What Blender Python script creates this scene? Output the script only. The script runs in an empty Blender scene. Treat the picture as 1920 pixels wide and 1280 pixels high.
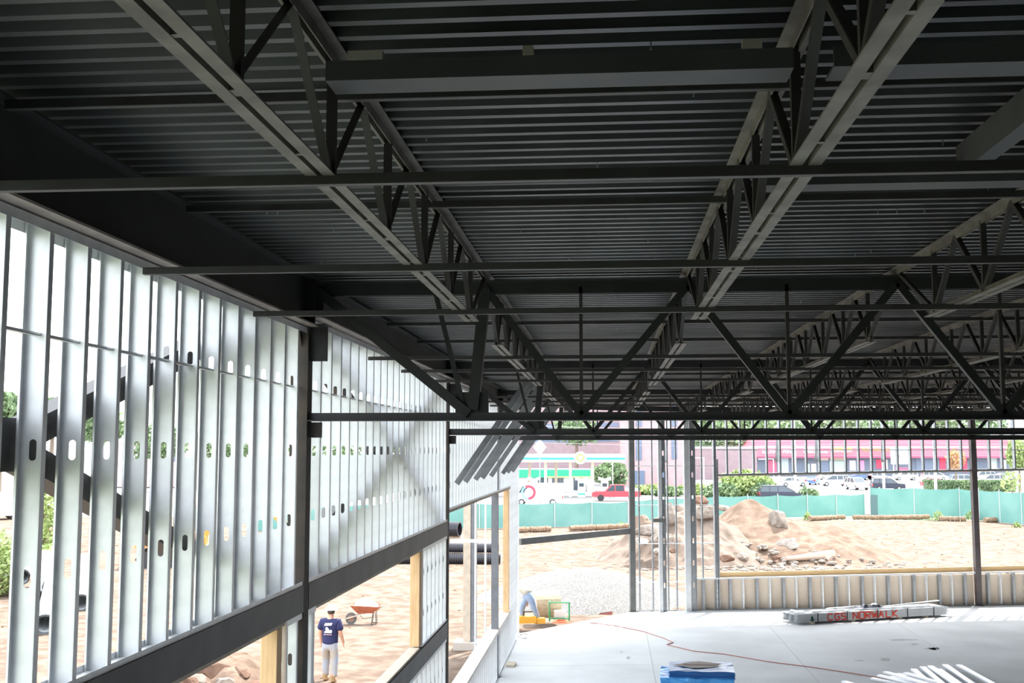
import bpy, bmesh, math, random
from mathutils import Vector, Matrix
random.seed(7)
D = bpy.data; COL = bpy.context.scene.collection
PI = math.pi

# ------------------------------------------------------------------ camera model
CAM = (0.0, 0.0, 5.6); F_PX = 2096.0
TH = math.atan(205 / F_PX); PH = math.atan(177 * math.cos(TH) / F_PX)
_F = (-math.sin(PH) * math.cos(TH), math.cos(PH) * math.cos(TH), math.sin(TH))
_R = (math.cos(PH), math.sin(PH), 0)
_U = (_R[1]*_F[2]-_R[2]*_F[1], _R[2]*_F[0]-_R[0]*_F[2], _R[0]*_F[1]-_R[1]*_F[0])
def at(x, y, **k):
    """the world point on the plane X=, Y= or Z= that the photo shows at pixel x, y (a survey of the place)"""
    a = (x - 960) / F_PX; b = (640 - y) / F_PX
    d = [_F[i] + a*_R[i] + b*_U[i] for i in range(3)]
    (ax, v), = k.items(); i = 'XYZ'.index(ax); t = (v - CAM[i]) / d[i]
    return Vector([CAM[j] + t*d[j] for j in range(3)])

cam = D.cameras.new('camera'); co = D.objects.new('camera', cam); COL.objects.link(co)
cam.sensor_width = 36; cam.lens = F_PX / 1920 * 36; cam.clip_start = .05; cam.clip_end = 2000
co.location = CAM; co.rotation_euler = (PI/2 + TH, 0, PH)
bpy.context.scene.camera = co

# ------------------------------------------------------------------ materials
_m = {}
def mat(name, col, rough=.6, metal=0., var=0., scale=6., col2=None, bump=0., bscale=None, detail=5., stretch=None, spec=.5):
    if name in _m: return _m[name]
    m = D.materials.new(name); m.use_nodes = True; nt = m.node_tree; N = nt.nodes; L = nt.links
    b = N['Principled BSDF']; b.inputs['Roughness'].default_value = rough; b.inputs['Metallic'].default_value = metal
    b.inputs['Specular IOR Level'].default_value = spec
    b.inputs['Base Color'].default_value = (*col, 1)
    if var or col2 or bump:
        tc = N.new('ShaderNodeTexCoord'); mp = N.new('ShaderNodeMapping'); L.new(tc.outputs['Object'], mp.inputs[0])
        if stretch: mp.inputs['Scale'].default_value = stretch
        if var or col2:
            n = N.new('ShaderNodeTexNoise'); n.inputs['Scale'].default_value = scale; n.inputs['Detail'].default_value = detail
            L.new(mp.outputs[0], n.inputs['Vector'])
            r = N.new('ShaderNodeValToRGB'); L.new(n.outputs['Fac'], r.inputs[0])
            c2 = col2 if col2 else tuple(max(0, c*(1-var)) for c in col)
            r.color_ramp.elements[0].position = .38; r.color_ramp.elements[1].position = .64
            r.color_ramp.elements[0].color = (*c2, 1); r.color_ramp.elements[1].color = (*col, 1)
            L.new(r.outputs[0], b.inputs['Base Color'])
        if bump:
            n2 = N.new('ShaderNodeTexNoise'); n2.inputs['Scale'].default_value = bscale or scale*2; n2.inputs['Detail'].default_value = 6
            L.new(mp.outputs[0], n2.inputs['Vector'])
            bp = N.new('ShaderNodeBump'); bp.inputs['Strength'].default_value = bump; L.new(n2.outputs['Fac'], bp.inputs['Height'])
            L.new(bp.outputs[0], b.inputs['Normal'])
    _m[name] = m; return m

def glass_mat(name, col=(.05, .07, .09), rough=.08):
    return mat(name, col, rough, 0, spec=.8)

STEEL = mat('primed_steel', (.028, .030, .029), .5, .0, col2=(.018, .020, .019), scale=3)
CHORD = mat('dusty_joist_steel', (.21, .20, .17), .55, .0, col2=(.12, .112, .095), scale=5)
FLANGE = mat('lit_beam_flange', (.42, .37, .32), .7, .0, col2=(.32, .28, .25), scale=4)  # paler tan has the light from the sunlit ground outside painted in
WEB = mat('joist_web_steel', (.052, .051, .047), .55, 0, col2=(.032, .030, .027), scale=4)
RUST = mat('rusty_steel', (.075, .058, .045), .75, 0, col2=(.045, .04, .037), scale=4)
DECK = mat('galvanised_roof_deck', (.11, .117, .117), .40, .75, col2=(.078, .083, .083), scale=1.5)
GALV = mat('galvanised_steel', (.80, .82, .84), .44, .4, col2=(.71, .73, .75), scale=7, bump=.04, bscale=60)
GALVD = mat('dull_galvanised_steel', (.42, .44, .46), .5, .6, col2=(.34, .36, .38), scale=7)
WOOD = mat('fresh_lumber', (.88, .60, .34), .7, 0, col2=(.76, .49, .25), scale=5, stretch=(6, 6, .6))
WOODH = mat('fresh_lumber_long', (.93, .66, .36), .7, 0, col2=(.85, .57, .28), scale=5, stretch=(.6, 6, 6))
POSTG = mat('grey_post_steel', (.17, .175, .17), .5, 0, col2=(.13, .135, .13), scale=3)
WOODP = mat('weathered_lumber', (.66, .57, .46), .8, 0, col2=(.55, .47, .38), scale=5)
CONC = mat('concrete_slab_floor', (.72, .745, .76), .75, 0, col2=(.60, .62, .635), scale=.45, bump=.05, bscale=12)
DIRT = mat('dry_tan_dirt', (.215, .163, .13), .95, 0, col2=(.125, .09, .068), scale=1.9, bump=.9, bscale=2.8, detail=9, spec=.1)
PILE = mat('excavated_dirt', (.235, .17, .132), .95, 0, col2=(.155, .108, .08), scale=1.6, bump=.9, bscale=5, detail=9, spec=.1)
GRAV = mat('pale_crushed_gravel', (.25, .245, .24), .95, 0, col2=(.10, .098, .095), scale=22, bump=1, bscale=30, detail=3, spec=.1)
ROCK = mat('pale_rock', (.30, .26, .225), .9, 0, col2=(.20, .165, .14), scale=3, bump=.5, bscale=8, spec=.2)
ROCKB = mat('brown_rock', (.22, .135, .10), .9, 0, col2=(.14, .085, .06), scale=3, bump=.5, bscale=8, spec=.2)
ASPH = mat('sunbleached_asphalt', (.27, .27, .275), .9, 0, col2=(.22, .22, .225), scale=.3)
GRASS = mat('grass_blades', (.30, .45, .12), .9, 0, col2=(.18, .33, .07), scale=.7, bump=.6)
LEAF = mat('green_leaves', (.24, .33, .16), .8, 0, col2=(.14, .21, .11), scale=.8)
LEAFY = mat('yellow_green_leaves', (.42, .50, .20), .8, 0, col2=(.26, .35, .13), scale=.8)
LEAFO = mat('orange_blossom_leaves', (.60, .48, .22), .8, 0, col2=(.58, .28, .18), scale=2.5)
BARK = mat('tree_bark', (.22, .17, .13), .9)
CREAM = mat('cream_sheathing_board', (.80, .69, .58), .85, 0, col2=(.74, .62, .50), scale=1.2)
def flat(name, *c, r=.6, m=0): return mat(name, c, r, m)
WHITE = flat('white_paint', .85, .85, .84, r=.5)
BLACKP = mat('black_corrugated_plastic', (.03, .03, .04), .35)
GREY = flat('grey_paint', .35, .36, .37)

# ------------------------------------------------------------------ mesh builder
class MB:
    def __init__(s): s.v = []; s.f = []
    def add(s, vs, fs):
        n = len(s.v); s.v += [tuple(v) for v in vs]; s.f += [tuple(i + n for i in f) for f in fs]; return s
    def box(s, x0, x1, y0, y1, z0, z1):
        return s.add([(x, y, z) for z in (z0, z1) for y in (y0, y1) for x in (x0, x1)],
                     [(0, 2, 3, 1), (4, 5, 7, 6), (0, 1, 5, 4), (2, 6, 7, 3), (0, 4, 6, 2), (1, 3, 7, 5)])
    def bar(s, p0, p1, w, h, side=(1, 0, 0), off=(0, 0)):
        """box along p0-p1, w along side, h along the third direction; off shifts it in those two"""
        p0 = Vector(p0); p1 = Vector(p1); d = (p1 - p0).normalized(); a = Vector(side); a = (a - d*a.dot(d)).normalized(); c = d.cross(a)
        vs = []
        for p in (p0, p1):
            for j in (-.5, .5):
                for i in (-.5, .5):
                    vs.append(p + a*(i*w + off[0]) + c*(j*h + off[1]))
        return s.add(vs, [(0, 2, 3, 1), (4, 5, 7, 6), (0, 1, 5, 4), (2, 6, 7, 3), (0, 4, 6, 2), (1, 3, 7, 5)])
    def angle(s, p0, p1, w, t=.006, side=(1, 0, 0)):
        s.bar(p0, p1, w, t, side, (0, -w/2)); return s.bar(p0, p1, t, w, side, (-w/2, 0))
    def tube(s, p0, p1, r0, r1=None, n=12, cap=True):
        r1 = r0 if r1 is None else r1
        p0 = Vector(p0); p1 = Vector(p1); d = (p1 - p0).normalized(); a = d.orthogonal().normalized(); c = d.cross(a)
        vs = []
        for p, r in ((p0, r0), (p1, r1)):
            for k in range(n):
                t = 2*PI*k/n; vs.append(p + (a*math.cos(t) + c*math.sin(t))*r)
        fs = [(k, (k+1) % n, n + (k+1) % n, n + k) for k in range(n)]
        if cap: fs += [tuple(range(n))[::-1], tuple(range(n, 2*n))]
        return s.add(vs, fs)
    def path(s, pts, r, n=6):
        for a, b in zip(pts, pts[1:]): s.tube(a, b, r, n=n)
        return s
    def prism(s, poly, y0, y1, ty=None):
        """polygon in x,z pushed from y0 to y1; ty = inset of each top-ish point by z"""
        n = len(poly); vs = [(x, y0, z) for x, z in poly] + [(x, y1, z) for x, z in poly]
        return s.add(vs, [tuple(range(n)), tuple(range(n, 2*n))[::-1]] + [(k, n+k, n+(k+1) % n, (k+1) % n) for k in range(n)])
    def lathe(s, prof, n=20, c=(0, 0, 0)):
        vs = []; m = len(prof)
        for k in range(n):
            t = 2*PI*k/n
            for r, z in prof: vs.append((c[0] + r*math.cos(t), c[1] + r*math.sin(t), c[2] + z))
        fs = [(k*m+i, ((k+1) % n)*m+i, ((k+1) % n)*m+i+1, k*m+i+1) for k in range(n) for i in range(m-1)]
        return s.add(vs, fs)
    def mesh(s, name, material, smooth=False):
        me = D.meshes.new(name); me.from_pydata(s.v, [], s.f); me.update()
        bm = bmesh.new(); bm.from_mesh(me); bmesh.ops.recalc_face_normals(bm, faces=bm.faces); bm.to_mesh(me); bm.free()
        me.materials.append(material)
        if smooth:
            for p in me.polygons: p.use_smooth = True
        return me
    def build(s, name, material, parent=None, smooth=False, loc=None, rz=0, **props):
        return put(name, s.mesh(name, material, smooth), parent, loc, rz, **props)
def put(name, me, parent=None, loc=None, rz=0, **props):
    o = D.objects.new(name, me); COL.objects.link(o)
    if parent: o.parent = parent
    if loc is not None: o.location = loc
    if rz: o.rotation_euler.z = rz
    for k, v in props.items():
        if v: o[k] = v
    return o
def thing(name, label, category, loc=(0, 0, 0), rz=0, group=None):
    o = D.objects.new(name, None); COL.objects.link(o); o.empty_display_size = .2
    o.location = loc; o.rotation_euler.z = rz; o['label'] = label; o['category'] = category
    if group: o['group'] = group
    return o
def P(**k): return k
def copy_tree(o, loc, rz=0, **props):
    c = o.copy(); COL.objects.link(c); c.location = loc; c.rotation_euler.z = rz
    for k, v in props.items(): c[k] = v
    def kids(a, b):
        for ch in list(a.children):
            if ch is b: continue
            d = ch.copy(); COL.objects.link(d); d.parent = b; kids(ch, d)
    kids(o, c); return c
ORD = ['first', 'second', 'third', 'fourth', 'fifth', 'sixth', 'seventh', 'eighth', 'ninth', 'tenth', 'eleventh', 'twelfth', 'thirteenth',
       'fourteenth', 'fifteenth', 'sixteenth', 'seventeenth', 'eighteenth']

# ------------------------------------------------------------------ the building's lines
YC = [0.87, 10.07, 19.25, 28.43]                 # girder / column lines
ZD = 7.2; ZB = 6.655                             # deck underside, joist bottom
E0 = Vector((0.886, 40.131, 0)); ED = Vector((.979, .204, 0)).normalized(); EN = Vector((-ED.y, ED.x, 0))
EANG = math.atan2(ED.y, ED.x)
def ew(s, n=0, z=0): return E0 + ED*s + EN*n + Vector((0, 0, z))
def ewpx(x, y, n=0.):
    """s, z on the end wall's plane for a photo pixel"""
    a = (x - 960) / F_PX; b = (640 - y) / F_PX
    d = Vector([_F[i] + a*_R[i] + b*_U[i] for i in range(3)]); o = ew(0, n) - Vector(CAM)
    t = o.dot(EN) / d.dot(EN); p = Vector(CAM) + d*t; return (p - ew(0, n)).dot(ED), p.z
def xmin(y):
    if y < 35.08: return -2.95
    if y < 40.13: return -2.8 + (y - 35.08) / 5.05 * 3.686
    return .886 + (y - 40.13) / .2084

# floor slab
m = MB(); pts = [(-2.72, -14), (-2.72, 35.08), (E0.x, E0.y), (21, E0.y + 20.1*.2084), (21, -14)]
n = len(pts); m.add([(x, y, 0) for x, y in pts] + [(x, y, -.5) for x, y in pts], [tuple(range(n)), tuple(range(n, 2*n))] + [(k, (k+1) % n, n + (k+1) % n, n + k) for k in range(n)])
m.build('floor', CONC, kind='structure')
# saw-cut joints and stains are their own shallow marks on the slab
JOINT = flat('saw_cut_joint', .42, .43, .44)
m = MB()
def slabline(a, b, w=.012): m.bar((a.x, a.y, .0012), (b.x, b.y, .0012), w, .002, side=(1, 0, 0) if abs((b-a).y) > abs((b-a).x) else (0, 1, 0))
slabline(at(1205, 1150, Z=0), at(1232, 1290, Z=0), .02)
slabline(at(1441, 1172, Z=0), at(1545, 1290, Z=0), .02)
slabline(at(1680, 1166, Z=0), at(1870, 1290, Z=0), .02)
slabline(at(960, 1248, Z=0), at(1240, 1246, Z=0), .008)
m.build('floor_joints', JOINT, kind='structure')
STAIN = mat('damp_stain_on_concrete', (.33, .34, .34), .7, 0, col2=(.44, .45, .46), scale=5)
m = MB()
for (x, y, rx, ry) in [(1178, 1233, 5, 3), (1165, 1222, 3, 2), (1660, 1236, 11, 3.5), (1690, 1199, 30, 2), (1748, 1215, 16, 3), (1715, 1207, 8, 2), (1612, 1238, 10, 1.4), (1752, 1216, 11, 2.5)]:
    vs = []
    for k in range(22):
        t = 2*PI*k/22; q = random.uniform(.6, 1.15); p = at(x + rx*q*math.cos(t), y + ry*q*math.sin(t), Z=0); vs.append((p.x, p.y, .0015))
    m.add(vs, [tuple(range(22))])
m.build('floor_stains', STAIN, kind='structure')

# ceiling: corrugated deck
m = MB(); pitch = .1524; y = -14.; vs = []; fs = []
rows = []
while y < 43.6:
    for dy, z in ((0, ZD), (.045, ZD), (.06, ZD + .038), (.137, ZD + .038)):
        rows.append((y + dy, z))
    y += pitch
for i, (yy, z) in enumerate(rows):
    vs += [(xmin(yy), yy, z), (21, yy, z), (xmin(yy), yy, ZD + .12), (21, yy, ZD + .12)]
for i in range(len(rows) - 1):
    a = 4*i; b = a + 4
    fs += [(a, a+1, b+1, b), (a+2, b+2, b+3, a+3), (a, b, b+2, a+2), (a+1, a+3, b+3, b+1)]
m.add(vs, fs); m.build('ceiling', DECK, kind='structure')
m = MB()     # deck screw tips
for k in range(150):
    yy = random.choice(range(14, 150)) * pitch + .022 ; xx = random.uniform(-2.4, 8)
    m.box(xx, xx + .006, yy, yy + .006, ZD - .03, ZD + .002)
m.build('ceiling_screws', GALVD, kind='structure')
# unseen far sides of the hall keep it dark behind the camera
BLOCK = mat('grey_block_wall', (.2, .2, .2), .9)
MB().box(-3.1, -2.9, -14, .6, 0, ZD + .1).build('wall_left', BLOCK, kind='structure')
MB().box(21, 21.2, -14, 45, 0, ZD + .1).build('wall_right', BLOCK, kind='structure')
MB().box(-2.9, 21, -14.2, -14, 0, ZD + .1).build('wall_back', BLOCK, kind='structure')

# ------------------------------------------------------------------ steel frame
def wbeam(y0, y1, zb, zt, name, label, x=-2.78, wf=.2, mt=STEEL):
    x = -2.73; zt = 7.175; zb = 6.735 if zb < 6.8 else 6.836
    t = thing(name, label, 'steel beam', (x, y0, zb))
    L = y1 - y0; h = zt - zb
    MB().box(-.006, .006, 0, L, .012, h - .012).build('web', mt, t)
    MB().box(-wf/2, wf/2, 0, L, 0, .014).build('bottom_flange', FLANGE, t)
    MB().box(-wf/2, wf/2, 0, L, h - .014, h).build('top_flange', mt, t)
    m = MB()
    for yy in (.12, L - .14): m.box(-wf/2, wf/2, yy, yy + .012, .014, h - .014)
    m.build('stiffener_plate', mt, t); return t
BAY = ['bay beside the camera', 'second bay', 'third bay', 'fourth bay']
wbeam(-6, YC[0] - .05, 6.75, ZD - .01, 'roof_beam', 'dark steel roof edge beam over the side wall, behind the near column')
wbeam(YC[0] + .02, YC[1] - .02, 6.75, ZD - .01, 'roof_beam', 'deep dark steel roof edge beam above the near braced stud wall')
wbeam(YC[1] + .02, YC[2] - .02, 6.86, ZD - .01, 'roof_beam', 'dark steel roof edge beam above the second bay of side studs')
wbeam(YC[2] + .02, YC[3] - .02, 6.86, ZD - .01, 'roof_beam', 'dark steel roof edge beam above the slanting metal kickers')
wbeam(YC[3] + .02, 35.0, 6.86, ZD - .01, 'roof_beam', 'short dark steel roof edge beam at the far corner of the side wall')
# columns of the side wall
def column(y, label, z0=0., z1=ZD - .3, x=-2.79, w=.16, mt=RUST):
    t = thing('steel_column', label, 'steel column', (x, y, 0))
    MB().box(-w/2, w/2, -w/2, w/2, z0, z1).build('shaft', mt, t)
    MB().box(-.16, .14, -.13, .13, z0, z0 + .02).build('base_plate', mt, t)
    return t
c1 = column(YC[1], 'rusty dark steel column between the two tall side stud bays')
c2 = column(YC[2], 'dark steel column where the second side bay meets the window bay')
c3 = column(YC[3], 'grey steel column rising from the wooden sill of the side window', z0=0.02, x=-2.82, w=.17, mt=mat('grey_column_steel', (.22, .23, .26), .5, 0, col2=(.18, .19, .21)))
column(YC[0], 'steel column at the near end of the braced side wall')
for c, big in ((c1, 1), (c2, 1), (c3, 1)):
    MB().box(-.02, .24*big + .0, -.012, .012, 6.42, 6.74).build('girder_seat_plate', STEEL, c)
    m = MB(); m.add([(.02, -.02, 6.74), (.22, -.02, 6.74), (.02, -.02, 6.45), (.02, -.2, 6.74), (.02, -.2, 6.74)], [(0, 1, 2), (0, 2, 3)])
    m.box(-.03, .25, -.12, .12, 6.74, 6.752); m.build('seat_bracket', STEEL, c)
    m = MB().box(.06, .2, -.006, .006, 5.72, 5.86); m.build('clip_plate', RUST, c)

# horizontal channel girts of the side wall
def girt(y0, y1, z0, z1, label, x=-2.72):
    t = thing('steel_girt', label, 'steel channel', (x, y0, z0)); L = y1 - y0; h = z1 - z0
    m = MB().box(0, .012, 0, L, 0, h).box(-.16, 0, 0, L, 0, .01).box(-.16, 0, 0, L, h - .01, h)
    m.build('channel', mat('black_girt_steel', (.085, .082, .08), .55, 0, col2=(.045, .044, .044), scale=1.6), t); return t
girt(YC[0] + .1, YC[1] - .09, 4.165, 4.40, 'black steel channel under the braced stud wall, before the rusty column')
girt(YC[1] + .09, YC[2] - .09, 4.165, 4.40, 'black steel channel under the second stud bay, beyond the rusty column')
girt(YC[1] + .09, YC[2] - .09, 2.45, 2.72, 'lower black steel channel below the opening with the walking man')

# ------------------------------------------------------------------ studs
_studs = {}
def stud_mesh(L, holes=(), w=.152, fl=.041, lip=.012, mt=None, hw=.038, hh=.105):
    key = (round(L, 3), tuple(round(h, 3) for h in holes), w, fl, hw, (mt or GALV).name)
    if key in _studs: return _studs[key]
    m = MB(); T = .0015
    for yy in (0, T):
        z = 0.
        for h in sorted(holes):
            if h - .1 < .02 or h + .1 > L - .02: continue
            z0, z1 = h - .1, h + .1
            if z0 > z: m.add([(-w/2, yy, z), (w/2, yy, z), (w/2, yy, z0), (-w/2, yy, z0)], [(0, 1, 2, 3)])
            ca = math.atan2(.1, w/2); angs = []
            for q in (ca, PI - ca, PI + ca, 2*PI - ca): angs.append(q)
            base = [k*PI/10 for k in range(20)]; angs = sorted(set([round(a, 6) for a in base + angs]))
            inn = []; out = []
            for a in angs:
                c, s_ = math.cos(a), math.sin(a)
                r = hw/2; cz = (hh/2 - r) * (1 if s_ > .01 else -1 if s_ < -.01 else 0)
                inn.append((r*c, yy, h + r*s_ + cz))
                k = min((w/2)/abs(c) if abs(c) > 1e-6 else 9, .1/abs(s_) if abs(s_) > 1e-6 else 9)
                out.append((k*c, yy, h + k*s_))
            n = len(angs); m.add(inn + out, [(i, (i+1) % n, n + (i+1) % n, n + i) for i in range(n)])
            z = z1
        m.add([(-w/2, yy, z), (w/2, yy, z), (w/2, yy, L), (-w/2, yy, L)], [(0, 1, 2, 3)])
    for sx in (-1, 1):
        xa = sx*w/2; xb = sx*(w/2 - T)
        m.box(min(xa, xb), max(xa, xb), -fl, 0, 0, L)
        xb = sx*(w/2 - lip); m.box(min(xa, xb), max(xa, xb), -fl, -fl + T, 0, L)
    me = D.meshes.new('stud'); me.from_pydata(m.v, [], m.f); me.update(); me.materials.append(mt or GALV)
    _studs[key] = me; return me
HOLES = [4.994 + .61*k for k in range(-9, 5)]
def holes_for(z0, z1): return [h - z0 for h in HOLES if z0 + .12 < h < z1 - .12]

def side_frame(name, label, ys, z0, z1, y0, y1, bridging=True, x=-2.789, w=.134, flip=False):
    t = thing(name, label, 'stud wall', (x, y0, z0)); L = z1 - z0
    me = stud_mesh(L, holes_for(z0, z1), w)
    for yy in ys: put('stud', me, t, (0, yy - y0, 0))
    MB().box(-w/2 - .002, w/2 + .002, 0, y1 - y0, -.002, .0).box(w/2 + .001, w/2 + .003, 0, y1 - y0, 0, .035).box(-w/2 - .003, -w/2 - .001, 0, y1 - y0, 0, .035).build('bottom_track', GALV, t)
    MB().box(-w/2 - .002, w/2 + .002, 0, y1 - y0, L, L + .002).box(w/2 + .001, w/2 + .003, 0, y1 - y0, L - .05, L).box(-w/2 - .003, -w/2 - .001, 0, y1 - y0, L - .05, L).build('top_track', GALV, t)
    if bridging:
        for hz in (6.214,):
            if z0 < hz < z1:
                MB().box(-.019, .019, 0, y1 - y0, hz - z0 - .05, hz - z0 - .047).box(-.019, -.017, 0, y1 - y0, hz - z0 - .05, hz - z0 - .036).box(.017, .019, 0, y1 - y0, hz - z0 - .05, hz - z0 - .036).build('bridging_channel', GALV, t)
    return t
Y0S = 5.264; SP = .4064
def seq(a, b): return [Y0S + SP*k for k in range(-40, 90) if a < Y0S + SP*k < b]
side_frame('stud_wall_frame', 'tall galvanised stud wall beside the camera with a dark cross brace behind it', seq(1.1, 9.85) , 4.402, 6.722, 1.0, 9.98)
side_frame('stud_wall_frame', 'galvanised stud wall of the second bay, over the walking man', seq(10.2, 18.9) + [19.0], 4.402, 6.815, 10.16, 19.16)
side_frame('stud_wall_frame', 'galvanised studs above the far side window, behind the slanting kickers', seq(19.5, 31.8), 4.585, 6.815, 19.36, 31.85)
side_frame('stud_wall_frame', 'full-height galvanised studs at the far end of the side wall', seq(31.9, 34.9) + [35.0], .002, 6.815, 31.87, 35.06)
# below the upper channel
side_frame('short_stud_frame', 'single punched stud post under the channel, beside the rusty column', [9.55, 9.86], 2.74, 4.16, 9.5, 9.98, False)
side_frame('short_stud_frame', 'pair of bright studs beyond the rusty column, beside the walking man', [10.22, 10.38, 10.43], 2.74, 4.16, 10.16, 10.46, False)
side_frame('short_stud_frame', 'short stud panel between wooden post and second column', seq(16.62, 19.1) + [16.66, 19.08], 2.74, 4.16, 16.6, 19.16, False)
side_frame('knee_wall_frame', 'stud knee wall under the lower black channel', seq(10.2, 19.1) + [19.05], .002, 2.44, 10.16, 19.16, False)
side_frame('knee_wall_frame', 'low stud knee wall under the long white wooden sill', seq(19.4, 31.8), .002, 1.12, 19.36, 31.85, False)
# lumber
def lumber(name, label, x0, x1, y0, y1, z0, z1, mt=WOOD, cat='lumber'):
    m = MB().box(0, x1-x0, 0, y1-y0, 0, z1-z0); o = m.build(name, mt, loc=(x0, y0, z0)); o['label'] = label; o['category'] = cat
    b = o.modifiers.new('b', 'BEVEL'); b.width = .004; b.segments = 1; return o
lumber('wooden_post', 'orange wooden post under the black channel before the rusty column', -2.875, -2.735, 9.28, 9.42, 2.735, 4.12, WOOD)
lumber('wooden_header', 'long tan wooden board fixed under the black channel, before the rusty column', -2.88, -2.73, 1.2, 9.48, 4.125, 4.163, WOODP)
lumber('wooden_header', 'thin tan wooden board under the channel above the walking man', -2.88, -2.73, 10.48, 16.6, 4.125, 4.163, WOODP)
lumber('wooden_post', 'orange wooden post beside the short stud panel and the wheelbarrow opening', -2.875, -2.735, 16.42, 16.56, 2.765, 4.12, WOOD)
lumber('wooden_sill', 'cream wooden sill board on top of the lower black channel', -2.88, -2.72, 10.48, 16.4, 2.722, 2.76, WOODP)
lumber('wooden_sill', 'long pale wooden sill board along the low knee wall', -3.0, -2.7, 19.36, 31.85, 1.125, 1.17, mat('pale_sill_lumber', (.78, .72, .64), .8, 0, col2=(.7, .63, .55), scale=3))
lumber('wooden_header', 'thin wooden board under the studs of the far side window', -2.88, -2.72, 19.36, 31.85, 4.53, 4.582, WOODP)
lumber('wooden_post', 'orange wooden post at the far end of the side window', -2.88, -2.72, 31.3, 31.42, 1.172, 4.53, WOOD)
p = at(950, 1247, Z=.05); lumber('wooden_block', 'short wooden offcut at the slab edge below the knee wall', -2.66, -2.42, p.y, p.y + .5, .0, .06, WOODP, 'offcut')
# outer canopy column and mullions outside the side window
t = thing('canopy_column', 'two-tone outdoor column on a concrete footing outside the side window', 'steel column', (-4.06, 33.5, -.2))
MB().box(-.18, .18, -.18, .18, .22, 5.2).build('shaft', mat('grey_column_steel', (.2, .2, .2)), t)
MB().box(-.185, .03, -.21, -.185, .22, 5.2).build('face_board', WOODP, t, label='cream wooden face board')
MB().box(-.45, .35, -.4, .4, 0, .22).build('footing', mat('footing_concrete', (.55, .5, .45), .9), t)
t = thing('temporary_rail', 'thin pale steel rail frame outside the side window between column and post', 'rail frame', (-3.6, 30.2, 0))
for dx, z1 in ((.05, 4.4), (.32, 4.4)): MB().box(dx, dx + .05, 0, .05, 0, z1).build('post', GALV, t)
MB().box(-.6, .6, -.02, 0, 3.15, 3.24).build('cross_rail', WHITE, t)

# X braces just outside the studs
def brace(yc, zc, hy, s1, s2, label):
    t = thing('cross_brace', label, 'steel cross brace', (-2.955, yc, zc))
    TB = mat('black_brace_steel', (.035, .035, .037), .5)
    MB().bar((0, -hy, -hy*s1), (0, hy, hy*s1), .15, .14, side=(1, 0, 0)).build('brace_tube', TB, t)
    MB().bar((-.006, -hy, hy*s2), (-.006, hy, -hy*s2), .15, .14, side=(1, 0, 0)).build('brace_tube', TB, t)
    MB().box(-.09, .079, -.42, .3, -.13, .13).build('gusset_plate', TB, t); return t
brace(5.25, 5.63, 4.5, .278, .291, 'black steel cross brace outside the stud wall beside the camera')
brace(14.45, 5.63, 4.5, .278, .291, 'black steel cross brace outside the second bay of side studs')

# ------------------------------------------------------------------ joists and girders
DIAG = {}
def joist(x, y0, y1, label, j):
    t = thing('roof_joist', label, 'roof joist', (x, y0, ZB), group='open-web joists under the roof deck')
    L = y1 - y0; H = ZD - ZB; a = .0
    key = round(L, 2)
    e = 1.13; nb = max(2, round((L - 2*e)/1.152)); p = (L - 2*e)/nb
    if key not in DIAG:
        tc = MB()
        for s in (-1, 1):
            tc.box(min(s*.012, s*.06), max(s*.012, s*.06), 0, L, H - .008, H - .001)
            tc.box(min(s*.012, s*.018), max(s*.012, s*.018), 0, L, H - .055, H - .008)
        bc = MB()
        for s in (-1, 1):
            bc.box(min(s*.011, s*.058), max(s*.011, s*.058), e - .12, L - e + .12, 0, .007)
            bc.box(min(s*.011, s*.017), max(s*.011, s*.017), e - .12, L - e + .12, .007, .05)
        for k in range(nb + 1): bc.box(-.011, .011, e + k*p - .03, e + k*p + .03, .003, .045)
        for k in range(nb): bc.box(-.011, .011, e + (k+.6)*p - .012, e + (k+.6)*p + .012, .003, .045)
        up = MB().angle((0, 0, .03), (0, p/2, H - .03), .034, .005); dn = MB().angle((0, 0, .03), (0, -p/2, H - .03), .034, .005)
        ve = MB().bar((0, 0, .03), (0, 0, H - .03), .038, .03)
        e1 = MB().bar((0, 0, .03), (0, -e + .06, H - .03), .03, .03); e2 = MB().bar((0, 0, .03), (0, e - .06, H - .03), .03, .03)
        seat = MB().box(-.06, .06, -.05, .12, H - .07, H - .055)
        DIAG[key] = [tc.mesh('top_chord', CHORD), bc.mesh('bottom_chord', CHORD)] + [q.mesh('web_member', WEB) for q in (up, dn, ve, e1, e2)] + [seat.mesh('bearing_seat', STEEL)]
    tc, bc, up, dn, ve, e1, e2, seat = DIAG[key]
    put('top_chord', tc, t); put('bottom_chord', bc, t); put('bearing_seat', seat, t)
    for k in range(nb + 1):
        yy = e + k*p
        if k < nb: put('web_member', up, t, (0, yy, 0))
        else: put('web_member', e2, t, (0, yy, 0))
        if k: put('web_member', dn, t, (0, yy, 0))
        else: put('web_member', e1, t, (0, yy, 0))
        put('web_member', ve, t, (0, yy, 0))
    return t
XJ = [-1.09 + 1.835*k for k in range(12)]
cnt = [4, 6, 8, 10]
for b in range(4):
    for j in range(cnt[b]):
        y1 = YC[b+1] if b < 3 else (40.4 + XJ[j]*.2084 if j > 0 else 37.2)
        joist(XJ[j], YC[b], y1, 'open-web roof joist, %s from the side wall, %s bay from the camera' % (ORD[j], ORD[b]), j)

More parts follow.
